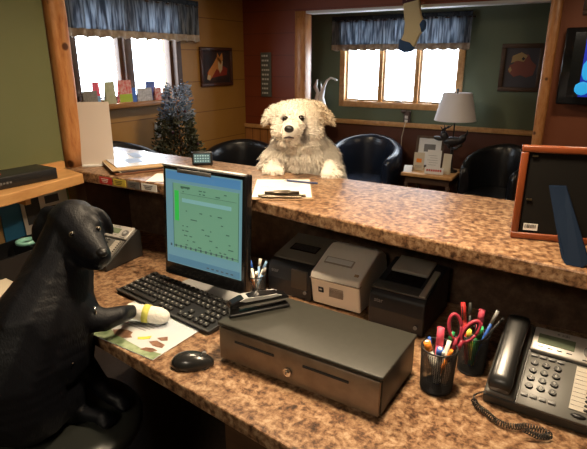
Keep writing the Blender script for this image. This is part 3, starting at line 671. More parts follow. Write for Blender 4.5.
# ------------------------------------------------------------ desk telephones
def phone(label, x, y, rz, sc_=1):
    root = thing('desk_phone', label, 'telephone', (x, y, DT), rz, 'desk telephones')
    W = .197; t = math.atan2(.088, .165)
    MB().side([(.0, .0), (-.004, .022), (.164, .112), (.182, .106), (.186, .0)], 0, W).build('base', mat('phone_base', (.028, .027, .026), .42), root, mods=(('BEVEL', dict(width=.004, segments=2)),))
    def fp(u, v, h=0): return Vector((u-(.008 if u > .065 else 0), v*math.cos(t)-h*math.sin(t)-.002, .024+v*math.sin(t)+h*math.cos(t)))
    rt = (t, 0, 0); gp = mat('phone_graphite', (.10, .098, .09), .4)
    MB().box(fp(.137, .058, .003), (.13, .125, .008), rot=rt, bev=.002).build('keypad_plate', gp, root)
    MB().box(fp(.137, .156, .005), (.13, .060, .012), rot=rt, bev=.003).build('display_panel', mat('phone_silver', (.48, .46, .43), .4, .2), root)
    d = MB().box(fp(.117, .157, .0115), (.070, .024, .002), rot=rt).build('lcd', mat('lcd', (.16, .20, .13), .25), root)
    b = MB().cyl(fp(.182, .152, .011), fp(.182, .152, .014), .014, seg=24); b.build('dial', grey, root)
    MB().cyl(fp(.182, .152, .0142), fp(.182, .152, .016), .006, seg=16).build('dial_button', silver, root)
    b = MB()
    for k in range(4): b.box(fp(.09+.018*k, .137, .0115), (.010, .0015, .001), rot=rt)
    b.box(fp(.18, .131, .0115), (.022, .002, .001), rot=rt).build('panel_print', ink, root)
    MB().ball(fp(.118, .1775, .0112), (.0026, .0026, .001), sub=2).build('globe_logo', grey, root)
    textm('at&t', .009, grey, 'logo_text', root, fp(.132, .1775, .0114), rt)
    key = MB(); key.cyl((0, 0, 0), (0, 0, .0045), .0078, .0068, 16); kp = key.build('key', mat('key_black', (.02, .02, .02), .3), root)
    kp.location = fp(.086, .099-.003, .007); kp.rotation_euler = rt; first = True
    for r_ in range(4):
        for c in range(3):
            k = kp if first else kp.copy()
            if not first: C.objects.link(k); k.parent = root
            first = False
            k.location = fp(.087+.0215*c, .096-.0185*r_, .007); k.scale = (1, .8, 1)
            s = '123456789*0#'[r_*3+c]; textm(s, .009, mat('key_print', (.45, .45, .42), .5), 'numeral', root, fp(.087+.0215*c, .096-.0185*r_, .0118), rt, .0001)
    sk = MB().box((0, 0, 0), (.013, .006, .004), bev=.001).build('soft_key', mat('key_grey', (.16, .16, .16), .4), root); first = True
    for v, n in ((.113, 4), (.018, 4)):
        for c in range(n):
            k = sk if first else sk.copy()
            if not first: C.objects.link(k); k.parent = root
            first = False; k.location = fp(.083+.0165*c, v, .009); k.rotation_euler = rt
    MB().box(fp(.178, .067, .0078), (.032, .096, .002), rot=rt).build('label_strip', mat('strip', (.46, .42, .36), .7), root)
    sp = None
    for k in range(10):
        if sp is None: sp = MB().ball((0, 0, 0), (.0042, .0033, .003), sub=2).build('line_button', black, root); q = sp
        else: q = sp.copy(); C.objects.link(q); q.parent = root
        q.location = fp(.190, .109-.0095*k, .009); q.rotation_euler = rt
    b = MB()
    for k in range(9): b.box(fp(.1755, .1045-.0095*k, .0092), (.024, .0007, .0004), rot=rt)
    b.build('strip_rules', grey, root)
    MB().ball(fp(.180, .009, .007), (.014, .006, .004), sub=2).build('navigation_key', black, root)
    # cradle and handset
    MB().box(fp(.032, .095, .000), (.058, .19, .012), rot=rt, bev=.004).build('cradle', gp, root)
    h = MB(); N = 14; rings = []
    for i in range(N+1):
        v = .002+.188*i/N; q = abs(2*i/N-1); wd = .021+.004*q**2; th = .010+.007*q**3; arch = .034-.010*q**2.2-(0 if 0 < i < N else .004)
        if i in (0, N): wd *= .8; th *= .5
        ring = []
        for j in range(14):
            a = j*2*PI/14; ca, sa = math.cos(a), math.sin(a)
            ring.append(h.bm.verts.new(fp(.030+math.copysign(abs(ca)**.6, ca)*wd, v, arch+math.copysign(abs(sa)**.8, sa)*th)))
        rings.append(ring)
    for i in range(N):
        for j in range(14): h.bm.faces.new((rings[i][j], rings[i][(j+1) % 14], rings[i+1][(j+1) % 14], rings[i+1][j])).smooth = True
    h.bm.faces.new(rings[0][::-1]); h.bm.faces.new(rings[-1])
    hs = h.build('handset', mat('handset_black', (.014, .014, .014), .3), root)
    for v in (.026, .166): 
        e = MB().cyl(fp(.030, v, .004), fp(.030, v, .026), .019, .021, 20); e.build('ear_piece', black, hs)
    root.scale = (sc_, sc_, sc_)
    return root, fp
pr, fp = phone('grey desk telephone with coiled cord in front of the mesh pen cups', -.134, 1.043, math.radians(-2), 1.08)
path = [at(484, 392, .757), at(474, 396, .757), at(476, 405, .757), at(486, 413, .757), at(497, 422, .757), at(512, 427, .757), at(528, 427, .757), at(545, 432, .757), at(549, 437, .757), at(538, 437, .759), at(524, 430, .77)]
def spline(P, n):
    out = []
    for i in range(len(P)-1):
        p0, p1, p2, p3 = P[max(i-1, 0)], P[i], P[i+1], P[min(i+2, len(P)-1)]
        for k in range(n):
            t = k/n; out.append(.5*((2*p1)+(p2-p0)*t+(2*p0-5*p1+4*p2-p3)*t*t+(3*p1-p0-3*p2+p3)*t**3))
    return out+[P[-1]]
sp_ = spline(path, 40); L_ = 0; co = []
for i in range(1, len(sp_)):
    L_ += (sp_[i]-sp_[i-1]).length; d = (sp_[i]-sp_[i-1]).normalized(); s_ = d.cross(UP).normalized(); u_ = s_.cross(d)
    r_ = .0058 if L_ > .06 else .0015
    for q in range(2):
        a = (L_+q*.0005)/.0048*2*PI; c_ = (sp_[i-1]+sp_[i])/2 if q else sp_[i]
        co.append(sp_[i]+(s_*math.cos(a)+u_*math.sin(a))*r_)
# resample helix evenly along arc
tot = []; acc = 0; S = [0]
for i in range(1, len(sp_)): acc += (sp_[i]-sp_[i-1]).length; S.append(acc)
co = []; n = int(acc/.0052*9); j = 0
for i in range(n):
    s0 = acc*i/n
    while j < len(S)-2 and S[j+1] < s0: j += 1
    f_ = (s0-S[j])/(S[j+1]-S[j]); c0 = sp_[j].lerp(sp_[j+1], f_); d = (sp_[j+1]-sp_[j]).normalized(); s_ = d.cross(UP).normalized(); u_ = s_.cross(d)
    r_ = .0056 if s0 > .05 else .001; a = s0/.0052*2*PI; co.append(c0+(s_*math.cos(a)+u_*math.sin(a))*r_+Vector((0, 0, .002)))
MB().tube(co, .0013, 5).build('coiled_cord', mat('cord_black', (.02, .02, .02), .3), pr, True)
phone('grey desk telephone partly hidden behind the black dog\'s head', -1.645, 1.085, math.radians(4))

# ------------------------------------------------------------ computer
root = thing('computer_monitor', 'black monitor showing a green form on the desk', 'monitor', (-.992, 1.125, DT), math.radians(-1)); root.scale = (.94, 1, .985)
MW = .35
MB().box((0, 0, .245), (MW, .030, .365), rot=(math.radians(-4), 0, 0), bev=.006).build('housing', blackg, root)
MB().box((0, -.001, .428), (MW*.96, .02, .006), rot=(math.radians(-4), 0, 0), bev=.001).build('top_strip', silver, root)
tl = math.radians(-4)
MB().box((-.01, -.0165-.0125, .421), (.14, .003, .012), rot=(tl, 0, 0), bev=.001).build('speaker_grille', grey, root)
def mp(x, z, h): return Vector((x, -.0155*math.cos(tl)-h+ -(z-.245)*math.sin(tl), z))
def em(n, c, s=1.0): return mat(n, tuple(v*.3 for v in c), .35, emit=(*c, s))
SC = MB().box(mp(0, .262, .0), (.318, .003, .305), rot=(tl, 0, 0)).build('screen', em('scr_base', (.13, .27, .31), .85), root)
def scr(n, rects, m, h):
    b = MB()
    for x0, x1, z0, z1 in rects: b.box(mp((x0+x1)/2, (z0+z1)/2, h), (x1-x0, .0008, z1-z0), rot=(tl, 0, 0))
    b.build(n, m, root)
scr('title_bar', [(-.155, .155, .385, .411)], em('scr_title', (.07, .20, .36), .9), .0022)
scr('form_page', [(-.125, .150, .165, .375)], em('scr_form', (.14, .30, .19), .85), .0022)
scr('taskbar', [(-.155, .155, .113, .135)], em('scr_task', (.08, .19, .26), .85), .0022)
scr('green_bar', [(-.118, -.100, .255, .352)], em('scr_green', (.03, .42, .06), .9), .003)
scr('header_row', [(-.085, .12, .318, .330)], em('scr_hdr', (.18, .36, .34), .9), .003)
rs = random.Random(9)
scr('dark_text', [(x, x+rs.uniform(.004, .014), z, z+.003) for z in (.36, .35, .29, .265, .24, .225, .21, .195, .18) for x in [rs.uniform(-.09, .12) for _ in range(5)]]+[(-.09, -.05, .362, .368), (-.09, .14, .345, .346), (-.125, .15, .172, .1735), (-.125, -.1235, .165, .375), (.1485, .150, .165, .375)], em('scr_txt', (.05, .12, .08), .7), .0035)
scr('icons', [(-.14+.022*k, -.134+.022*k, .168, .176) for k in range(13)]+[(.02+.02*k, .03+.02*k, .12, .124) for k in range(6)], em('scr_icon', (.05, .08, .09), .7), .0036)
MB().box((0, .045, .11), (.07, .02, .20), rot=(.2, 0, 0), bev=.004).build('stand_neck', grey, root)
MB().prism([(-.13, -.015), (.13, -.015), (.16, .02), (.15, .10), (-.15, .10), (-.16, .03)], .0, .014).build('stand_base', silver, root, mods=(('BEVEL', dict(width=.005, segments=3)),))
root = thing('keyboard', 'black keyboard between the desk mat and the monitor', 'keyboard', (-1.055, 1.048, DT), math.radians(-7.5))
MB().side([(-.075, 0), (-.075, .012), (.075, .024), (.075, 0)], -.222, .222).build('tray', black, root, mods=(('BEVEL', dict(width=.003, segments=2)),))
MB().side([(-.079, .0125), (-.079, .0145), (-.074, .0150), (-.074, .0125)], -.222, .222).build('front_edge', char, root)
kt = math.atan2(.012, .15); km = mat('keycap', (.022, .022, .022), .35)
kp_ = MB().box((0, 0, 0), (.0166, .016, .008), bev=.0025); kp_.mi = 1; kp_.box((-.002, .002, .0041), (.004, .0045, .0003))
kproto = kp_.build('key', [km, mat('legend', (.42, .42, .38), .6)], root); nk = 0
for r_ in range(6):
    y = .060-.0235*r_ if r_ else .062
    for k in range(19):
        if (r_ == 5 and (3 <= k <= 8 or k == 12)) or (r_ == 0 and k in (1, 17, 18)) or (r_ == 3 and k in (13, 14, 15)) or (r_ == 4 and k in (13, 15)): continue
        q = kproto if nk == 0 else kproto.copy()
        if nk: C.objects.link(q); q.parent = root
        q.location = (-.202+.0212*k+(.004 if k > 12 else 0)+(.005 if k > 15 else 0)+.004, y, .0215+y*.08); q.rotation_euler = (kt, 0, 0); nk += 1
MB().box((-.096, -.0575, .0165), (.11, .016, .008), rot=(kt, 0, 0), bev=.002).build('space_bar', km, root)
one('support_sheet', MB().box((0, 0, .0004), (.16, .06, .0008)), paper, 'white sheet edge poking out under the keyboard\'s left end', 'paper', (-1.22, 1.10, DT), (0, 0, .3))
root = thing('desk_mat', 'picture desk mat with brown birds under the bandaged paw', 'mat', (-1.035, .895, DT), math.radians(-1))
MW2, MD = .30, .235
MB().box((0, 0, .001), (MW2, MD, .002), bev=.0006).build('sheet', mat('mat_sheet', (.50, .55, .62), .45, col2=(.62, .62, .62), scale=6), root)
MB().prism([(-.15, -.117), (.149, -.117), (.149, -.085), (.09, -.095), (.02, -.088), (-.05, -.075), (-.15, -.05)], .0021, .0024).build('grass_print', mat('grass_print', (.10, .16, .06), .6, col2=(.35, .42, .25), scale=25), root)
BB = mat('bird_brown', (.14, .06, .035), .6, col2=(.28, .15, .09), scale=60)
MB().prism([(-.06, -.07), (-.035, -.085), (.0, -.085), (.02, -.07), (.005, -.062), (.0, -.05), (-.02, -.048), (-.045, -.055)], .0025, .0028).build('bird_print', BB, root); MB().prism([(.075, -.06), (.09, -.045), (.125, -.05), (.13, -.065), (.10, -.07)], .0025, .0028).build('bird_print', BB, root); MB().prism([(.08, -.035), (.10, -.015), (.115, -.03), (.10, -.04)], .0025, .0028).build('bird_print', BB, root); MB().prism([(.085, -.10), (.12, -.095), (.128, -.08), (.11, -.078), (.09, -.085)], .0025, .0028).build('bird_print', BB, root)
MB().prism([(.03, -.06), (.045, -.05), (.06, -.035), (.065, -.048), (.055, -.06), (.04, -.068)], .0025, .0028).build('yellow_print', yellow, root)
b = MB()
for k in range(6): b.box((-.02+.008*k, -.025+.011*k, .0026), (.09-.006*k, .0016, .0004))
b.build('text_lines', grey, root)
MB().tube([(-.075+.018*math.cos(a*PI/8), -.02+.009*math.sin(a*PI/8), .0026) for a in range(17)], .0009, 5).build('red_oval', mat('oval_red', (.5, .06, .1), .6), root)
root = thing('computer_mouse', 'black computer mouse in front of the cash drawer', 'mouse', (-.785, .812, DT), math.radians(34))
m_ = MB(); bmh = m_.bm
r = bmesh.ops.create_uvsphere(bmh, u_segments=28, v_segments=16, radius=1)
for v in bmh.verts:
    v.co = Vector((v.co.x*.054, v.co.y*.031*(1-.12*v.co.x), max(v.co.z, -.25)*(.030-.004*v.co.x)+.0075))
for f_ in bmh.faces: f_.smooth = True
m_.build('shell', mat('mouse_black', (.018, .018, .018), .25), root)
MB().cyl((.030, -.004, .032), (.030, .004, .032), .006, seg=14).build('scroll_wheel', grey, root)

# ------------------------------------------------------------ cash drawer, stapler
root = thing('cash_drawer', 'black cash drawer with brushed steel front and two slots', 'cash drawer', (-.524, .968, DT), math.radians(-1.2)); root.scale = (1.03, 1.10, 1.03)
MB().box((0, .004, .050), (.425, .178, .090), bev=.002).build('case', black, root)
MB().box((0, .002, .0985), (.432, .190, .009), bev=.003).build('lid', mat('lid_charcoal', (.030, .029, .023), .5, col2=(.034, .033, .026), scale=60), root)
fr = MB().box((0, -.090, .049), (.420, .008, .084), bev=.0015).build('front_panel', steel, root)
for x in (-.105, .085): MB().box((x, -.0945, .066 if x < 0 else .066), (.112, .003, .0055)).build('slot', ink, fr)
MB().cyl((-.01, -.094, .038), (-.01, -.100, .038), .010, seg=24).cyl((-.01, -.099, .038), (-.01, -.103, .038), .0055, seg=20).build('lock', chrome, fr)
MB().box((-.01, -.1035, .038), (.0015, .001, .006)).build('keyhole', ink, fr)
for x in (-.19, .19):
    for y in (-.07, .07): MB().cyl((x, y, 0), (x, y, .006), .01, seg=12).build('rubber_foot', ink, root)
root = thing('stapler', 'black stapler lying on the left corner of the cash drawer lid', 'stapler', (-.695, .975, DT+.1070), math.radians(55))
MB().box((0, 0, .004), (.165, .036, .008), bev=.003).build('base', black, root)
MB().box((.0, 0, .021), (.150, .018, .010), bev=.001).build('magazine', chrome, root)
hp = [(-.082, .022), (-.078, .036), (-.05, .046), (0, .049), (.05, .043), (.078, .032), (.083, .024), (.05, .026), (-.05, .026)]
MB().prism(hp, -.016, .016, Matrix(((1, 0, 0, 0), (0, 0, 1, 0), (0, 1, 0, 0), (0, 0, 0, 1)))).build('handle', blackg, root, mods=(('BEVEL', dict(width=.005, segments=3)),))
MB().box((-.068, 0, .017), (.025, .026, .022), bev=.003).build('hinge', black, root)
MB().prism([(-.055, .042), (-.04, .0475), (.045, .0435), (.06, .038), (.03, .036), (-.04, .037)], -.0172, .0172, Matrix(((1, 0, 0, 0), (0, 0, 1, 0), (0, 1, 0, 0), (0, 0, 0, 1)))).build('trim_stripe', silver, root)

# ------------------------------------------------------------ receipt printers
def printer(label, x, y, rz, kind):
    root = thing('receipt_printer', label, 'printer', (x, y, DT), rz, 'receipt printers'); root.scale = (1.12, 1.10, 1.13)
    W = .147/2; S = Matrix(((0, 0, 1, 0), (1, 0, 0, 0), (0, 1, 0, 0), (0, 0, 0, 1)))
    if kind == 'w':
        prof = [(.012, .004), (.004, .05), (-.004, .088), (.0, .100), (.03, .112), (.10, .140), (.125, .146), (.155, .140), (.185, .118), (.195, .09), (.195, .004)]
        MB().side(prof, -W, W).build('housing', white, root, mods=(('BEVEL', dict(width=.006, segments=3)),))
        t = math.atan2(.028, .07)
        MB().box((-.012, .052, .1215), (.085, .026, .003), rot=(t, 0, 0)).build('paper_slot', mat('slot_tan', (.42, .36, .30), .6), root)
        MB().box((-.012, .0515, .1238), (.078, .018, .0012), rot=(t, 0, 0)).build('paper_strip', paper, root)
        MB().side([(-.0065, .086), (-.0050, .083), (.01, .083), (.01, .086)], -W-.0006, W+.0006).build('lid_seam', mat('seam', (.3, .26, .22), .6), root)
        MB().box((-.042, .0035, .052), (.016, .004, .016), rot=(.12, 0, 0), bev=.001).build('power_button', ink, root)
        MB().box((-.042, .001, .053), (.007, .002, .004), rot=(.12, 0, 0)).build('indicator', silver, root)
        b = MB()
        for k in range(7): b.box((.005, .0022, .040+.004*k), (.042, .004, .0022), rot=(.15, 0, 0))
        b.build('front_grille', mat('grille', (.30, .25, .21), .5), root)
        MB().box((.056, .018, .1085), (.012, .008, .003), rot=(.38, 0, 0), bev=.001).build('lid_button', tanm, root)
        textm('star', .014, mat('logo_brown', (.25, .15, .10), .5), 'logo_text', root, (-.045, .0012, .074), (PI/2-.15, 0, 0))
    else:
        body = mat('printer_black', (.018, .020, .026), .4)
        prof = [(.0, .0), (-.004, .05), (-.0, .086), (.012, .098), (.17, .130), (.195, .12), (.20, .0)]
        MB().side(prof, -W, W).build('housing', body, root, mods=(('BEVEL', dict(width=.005, segments=3)),))
        t = math.atan2(.032, .158); cv = mat('printer_cover', (.36, .34, .29), .4, .1)
        def tp(xx, v, h): return Vector((xx, .012+v*math.cos(t)-h*math.sin(t), .098+v*math.sin(t)+h*math.cos(t)))
        if kind == 'r':
            MB().box(tp(-.006, .125, .003), (.100, .075, .010), rot=(t, 0, 0), bev=.004).build('paper_cover', cv, root)
            MB().box(tp(0, .016, .001), (.142, .034, .005), rot=(t, 0, 0), bev=.002).build('front_lip', mat('lip_grey', (.08, .078, .075), .4), root)
            MB().box(tp(-.006, .062, .001), (.095, .042, .004), rot=(t, 0, 0)).build('paper_window', blackg, root)
            MB().box(tp(.060, .060, .003), (.016, .12, .008), rot=(t, 0, 0), bev=.002).build('release_lever', cv, root)
        else:
            MB().box(tp(.0, .085, .002), (.138, .145, .007), rot=(t, 0, 0), bev=.003).build('paper_cover', mat('cover_brown', (.17, .155, .13), .4), root)
            MB().box(tp(.002, .078, .006), (.088, .036, .003), rot=(t, 0, 0)).build('paper_window', blackg, root)
            b = MB()
            for k in range(6): b.box(tp(.002, .066+.005*k, .0078), (.08, .001, .0008), rot=(t, 0, 0))
            b.build('window_ribs', char, root)
            MB().box((.035, -.002, .060), (.052, .008, .055), bev=.002).build('front_recess', mat('recess', (.05, .04, .032), .5), root)
        textm('star', .016, mat('logo_grey', (.20, .20, .21), .5), 'logo_text', root, (-.045, -.0062, .074), (PI/2, 0, 0))
        MB().cyl((.055, -.0055, .025), (.055, -.008, .025), .005, seg=14).build('feed_button', grey, root)
    return root
printer('dark receipt printer with brown lid, left of the white one', -.783, 1.272, math.radians(-1), 'l')
printer('white receipt printer between two dark ones behind the cash drawer', -.614, 1.255, math.radians(-1), 'w')
printer('dark receipt printer with silver cover, right of the white one', -.414, 1.240, math.radians(-2), 'r')

# ------------------------------------------------------------ pen cups and what they hold
def mesh_cup(label, x, y, r, h, nu=52, nv=30):
    root = thing('pen_cup', label, 'pen cup', (x, y, DT), 0, 'wire mesh pen cups')
    b = MB(); rings = []
    for j in range(nv+1):
        rr_ = r*(.90+.10*j/nv); z = .004+(h-.006)*j/nv
        rings.append([b.bm.verts.new((rr_*math.cos((k+.5*(j % 2))*2*PI/nu), rr_*math.sin((k+.5*(j % 2))*2*PI/nu), z)) for k in range(nu)])
    for j in range(nv):
        for k in range(nu): b.bm.faces.new((rings[j][k], rings[j][(k+1) % nu], rings[j+1][(k+1) % nu], rings[j+1][k]))
    b.build('mesh_wall', black, root, mods=(('WIREFRAME', dict(thickness=.0015)),))
    MB().tube([(r*math.cos(k*PI/16), r*math.sin(k*PI/16), h) for k in range(33)], .0022, 8).build('rim', black, root)
    MB().lathe([(0, 0), (r*.9, 0), (r*.92, .006), (r*.88, .006), (0, .003)]).build('base_plate', black, root)
    return root
def pen(label, cup, ang, lean, length, r, mb_, cap, name='pen', cat='pen', cap_len=.03, clip=True, rad=.1, group=None, top=None):
    cx, cy, cr, ch_ = cup; lean = math.atan2(cr-r-.003+cr*rad, ch_-.006)
    # foot on the cup floor, leaning outwards against the rim
    p0 = Vector((cx-math.cos(ang)*cr*rad, cy-math.sin(ang)*cr*rad, DT+.006+r)); q = Vector((math.cos(ang)*math.sin(lean), math.sin(ang)*math.sin(lean), math.cos(lean)))
    root = thing(name, label, cat, p0, 0, 'pens and markers in the '+('front mesh cup' if cup is c1 else 'rear mesh cup' if cup is c2 else 'small cup')); root.rotation_euler = q.to_track_quat('Z', 'Y').to_euler()
    MB().cyl((0, 0, 0), (0, 0, length-cap_len), r*.85, r*.9, 12).build('barrel', mb_, root)
    c = MB().cyl((0, 0, length-cap_len), (0, 0, length), r, r*.92, 14); c.build('cap', cap, root)
    if top: MB().cyl((0, 0, length), (0, 0, length+.003), r*.5, seg=10).build('plug', top, root)
    if clip: MB().box((r*1.1, 0, length-cap_len*.55), (.0015, .003, cap_len*.8)).build('clip', chrome, root)
c1 = (-.238, 1.040, .040, .106); c2 = (-.185, 1.155, .035, .100); c3 = (-.884, 1.228, .033, .070)
mesh_cup('black wire mesh cup holding the orange highlighter, nearest the telephone', c1[0], c1[1], c1[2], .106)
mesh_cup('black wire mesh pen cup behind the first, in the shadow of the counter', c2[0], c2[1], c2[2], .10)
mesh_cup('small mesh cup of blue and white pens right of the monitor', c3[0], c3[1], c3[2], .070, 36, 18)
D_ = math.radians
pen('orange highlighter with white cap end in the front mesh cup', c1, D_(215), .28, .112, .0085, white, orange, 'highlighter', 'marker', .022, False, top=white)
pen('thick pink marker standing in the front mesh cup', c1, D_(105), .10, .126, .009, pink, pink, 'marker', 'marker', .04, False, -.2)
pen('blue capped marker with white barrel in the front mesh cup', c1, D_(285), .22, .112, .008, white, blue, 'marker', 'marker', .02, False, .1, top=white)
pen('small blue pen at the back left rim of the front mesh cup', c1, D_(150), .30, .112, .004, blue, blue)
pen('green capped pen behind the pink marker', c1, D_(62), .30, .130, .006, white, green, cap_len=.02, clip=False)
pen('orange red pen at the right side of the front mesh cup', c1, D_(-28), .34, .112, .0045, orange, orange, clip=False)
pen('clear pen with white cap leaning beside the scissors', c1, D_(-62), .33, .112, .0045, white, white, cap_len=.015, clip=False)
pen('bright red pen standing tallest at left in the rear mesh cup', c2, D_(170), .12, .160, .006, red, red, cap_len=.045, rad=-.3)
pen('black pen beside the red one in the rear mesh cup', c2, D_(128), .06, .155, .0045, black, char, rad=-.3)
pen('thick pink highlighter in the middle of the rear mesh cup', c2, D_(80), .10, .140, .008, pink, pink, 'highlighter', 'marker', .03, False, -.2)
pen('grey pen with blue end leaning right in the rear mesh cup', c2, D_(28), .26, .160, .0042, blue, silver, cap_len=.035)
pen('black pencil sticking far out to the right of the rear mesh cup', c2, D_(-12), .42, .175, .0032, black, black, 'pencil', 'pencil', clip=False, cap_len=.012, rad=.6)
pen('green marker at the right rim of the rear mesh cup', c2, D_(-60), .30, .125, .008, green, green, 'marker', 'marker', .03, True)
pen('yellow marker at the front of the rear mesh cup', c2, D_(-110), .33, .110, .007, yellow, yellow, 'marker', 'marker', .03, False)
for k, (an, le, ln, mbm, cpm, lb) in enumerate([(200, .22, .085, white, lblue, 'pale blue capped pen at the left of the small cup'), (150, .15, .095, white, blue, 'dark blue capped pen at the back left of the small cup'),
        (100, .12, .100, lblue, white, 'white capped pen at the back of the small cup'), (60, .12, .098, white, lblue, 'tall light blue pen at the back right of the small cup'), (10, .18, .088, lblue, silver, 'silver capped pen at the right of the small cup'),
        (-50, .20, .082, white, white, 'white pen at the front right of the small cup'), (-100, .22, .076, orange, yellow, 'yellow ended marker at the front of the small cup'), (240, .2, .088, blue, silver, 'blue pen with silver cap at the front left of the small cup')]):
    pen(lb, c3, D_(an), le, ln*1.08, .0050, mbm, cpm, cap_len=.025)
# scissors: blades down in the front cup, two pink loops up
def loop(cx, cz, a, b_, tilt, r, n=24):
    return [(cx+a*math.cos(k*2*PI/n)*math.cos(tilt)-b_*math.sin(k*2*PI/n)*math.sin(tilt), 0, cz+a*math.cos(k*2*PI/n)*math.sin(tilt)+b_*math.sin(k*2*PI/n)*math.cos(tilt)) for k in range(n+1)]
root = thing('scissors', 'scissors with two pink looped handles standing in the front mesh cup', 'scissors', (-.222, 1.043, DT+.008)); root.rotation_euler = (math.radians(-12), math.radians(14), math.radians(20))
MB().prism([(-.006, .0), (.0, -.002), (.006, .09), (-.004, .095)], -.0012, .0, Matrix(((1, 0, 0, 0), (0, 0, 1, 0), (0, 1, 0, 0), (0, 0, 0, 1)))).prism([(.006, .0), (.0, -.002), (-.006, .09), (.004, .095)], .0001, .0013, Matrix(((1, 0, 0, 0), (0, 0, 1, 0), (0, 1, 0, 0), (0, 0, 0, 1)))).build('blades', chrome, root)
pk = mat('handle_pink', (.42, .04, .075), .35); root.scale = (1.05, 1.1, 1.08)
for sx in (-1, 1):
    b = MB().tube(loop(sx*.017, .132, .0125, .027, -sx*.38, 0), .0042, 8).tube([(sx*.004, 0, .085), (sx*.007, 0, .108)], [.005, .005], 8); hd = b.build('handle', pk, root)
    MB().tube(loop(sx*.017, .132, .0095, .023, -sx*.38, 0), .0028, 8).build('inner_grip', black, hd)

# ------------------------------------------------------------ dogs: one continuous skin each, blended from overlapping volumes
from mathutils.bvhtree import BVHTree
def Q(px, py, D, rpx):
    """place and radius of a body volume measured from the photograph"""
    t = D/(math.cos(PITCH)-(py-224.5)/FPX*math.sin(PITCH)); return (at(px, py, D=D), rpx*t/FPX)
def sculpt(name, chains, ells, voxel, smooth, material, parent, colour=None):
    mb = MB()
    for ch in chains:
        for (p, r), (p2, r2) in zip(ch[:-1], ch[1:]):
            L = (p2-p).length; n = max(1, int(L/(min(r, r2)*.22)))
            for i in range(n+1):
                t = i/n; s = t*t*(3-2*t)*.5+t*.5; mb.ball(p.lerp(p2, t), r+(r2-r)*s, sub=2)
        if len(ch) == 1: mb.ball(ch[0][0], ch[0][1], sub=3)
    for c, rad, rot in ells: mb.ball(c, rad, rot, sub=3)
    tmp = mb.build(name+'_src', material)
    m = tmp.modifiers.new('r', 'REMESH'); m.mode = 'VOXEL'; m.voxel_size = voxel; m.use_smooth_shade = True
    m = tmp.modifiers.new('s', 'SMOOTH'); m.factor = .5; m.iterations = smooth
    dg = bpy.context.evaluated_depsgraph_get(); me = bpy.data.meshes.new_from_object(tmp.evaluated_get(dg)); bpy.data.objects.remove(tmp)
    me.name = name
    bvh = BVHTree.FromPolygons([v.co.copy() for v in me.vertices], [tuple(p.vertices) for p in me.polygons])
    data = ([v.co.copy() for v in me.vertices], [v.normal.copy() for v in me.vertices])
    if colour:
        a = me.color_attributes.new('coat', 'FLOAT_COLOR', 'POINT')
        for i, v in enumerate(data[0]): a.data[i].color = (*colour(v), 1)
    me.transform(wm(parent).inverted()); me.materials.clear(); me.materials.append(material)
    o = bpy.data.objects.new(name, me); C.objects.link(o); o.parent = parent
    return o, bvh, data
def ray(bvh, px, py):
    o = Vector((0, 0, H)); d = (at(px, py, D=1)-o).normalized(); h = bvh.ray_cast(o, d); return h[0], h[1], d
def basis(ax, up_hint):
    x = ax.normalized(); z = (up_hint-x*up_hint.dot(x)).normalized(); y = z.cross(x)
    return Matrix((x, y, z)).transposed().to_4x4()

# black dog on its stool
root_s = thing('swivel_stool', 'round black swivel stool seat with the black dog sitting on it', 'stool', (-1.20, .70, 0))
seat_m = mat('stool_vinyl', (.030, .032, .028), .35)
MB().lathe([(0, .43), (.19, .43), (.215, .45), (.222, .475), (.21, .494), (.17, .50), (0, .50)], seg=48).build('seat', seat_m, root_s)
MB().cyl((0, 0, .07), (0, 0, .43), .028, .022).build('column', black, root_s)
for k in range(5):
    a = k*2*PI/5+.3; c, s = math.cos(a), math.sin(a)
    l = MB().tube([(c*.02, s*.02, .10), (c*.25, s*.25, .07)], [.022, .014], 10).build('leg', black, root_s)
    MB().cyl((c*.25-s*.012, s*.25+c*.012, .026), (c*.25+s*.012, s*.25-c*.012, .026), .026, seg=18).tube([(c*.25, s*.25, .026), (c*.25, s*.25, .07)], .007).build('caster', black, l)
root = thing('black_dog', 'black short-haired dog sitting on the stool with one bandaged front paw on the desk mat', 'dog', (-1.25, .66, .5))
lab_m = bpy.data.materials.new('black_coat'); lab_m.use_nodes = True; nt = lab_m.node_tree; b = nt.nodes['Principled BSDF']
b.inputs['Base Color'].default_value = (.004, .0045, .007, 1); b.inputs['Roughness'].default_value = .5; b.inputs['Specular IOR Level'].default_value = .28
tc = nt.nodes.new('ShaderNodeTexCoord'); mp_ = nt.nodes.new('ShaderNodeMapping'); mp_.inputs['Scale'].default_value = (1, 1, .25); n = nt.nodes.new('ShaderNodeTexNoise'); n.inputs['Scale'].default_value = 260
bp = nt.nodes.new('ShaderNodeBump'); bp.inputs['Strength'].default_value = .35; bp.inputs['Distance'].default_value = .003
nt.links.new(tc.outputs['Object'], mp_.inputs[0]); nt.links.new(mp_.outputs[0], n.inputs['Vector']); nt.links.new(n.outputs['Fac'], bp.inputs['Height']); nt.links.new(bp.outputs[0], b.inputs['Normal'])
SZ = .505
pawA = at(120, 401, z=SZ+.022); pawB = at(104, 417, z=SZ+.022)
wr = at(133, 311, z=.792)
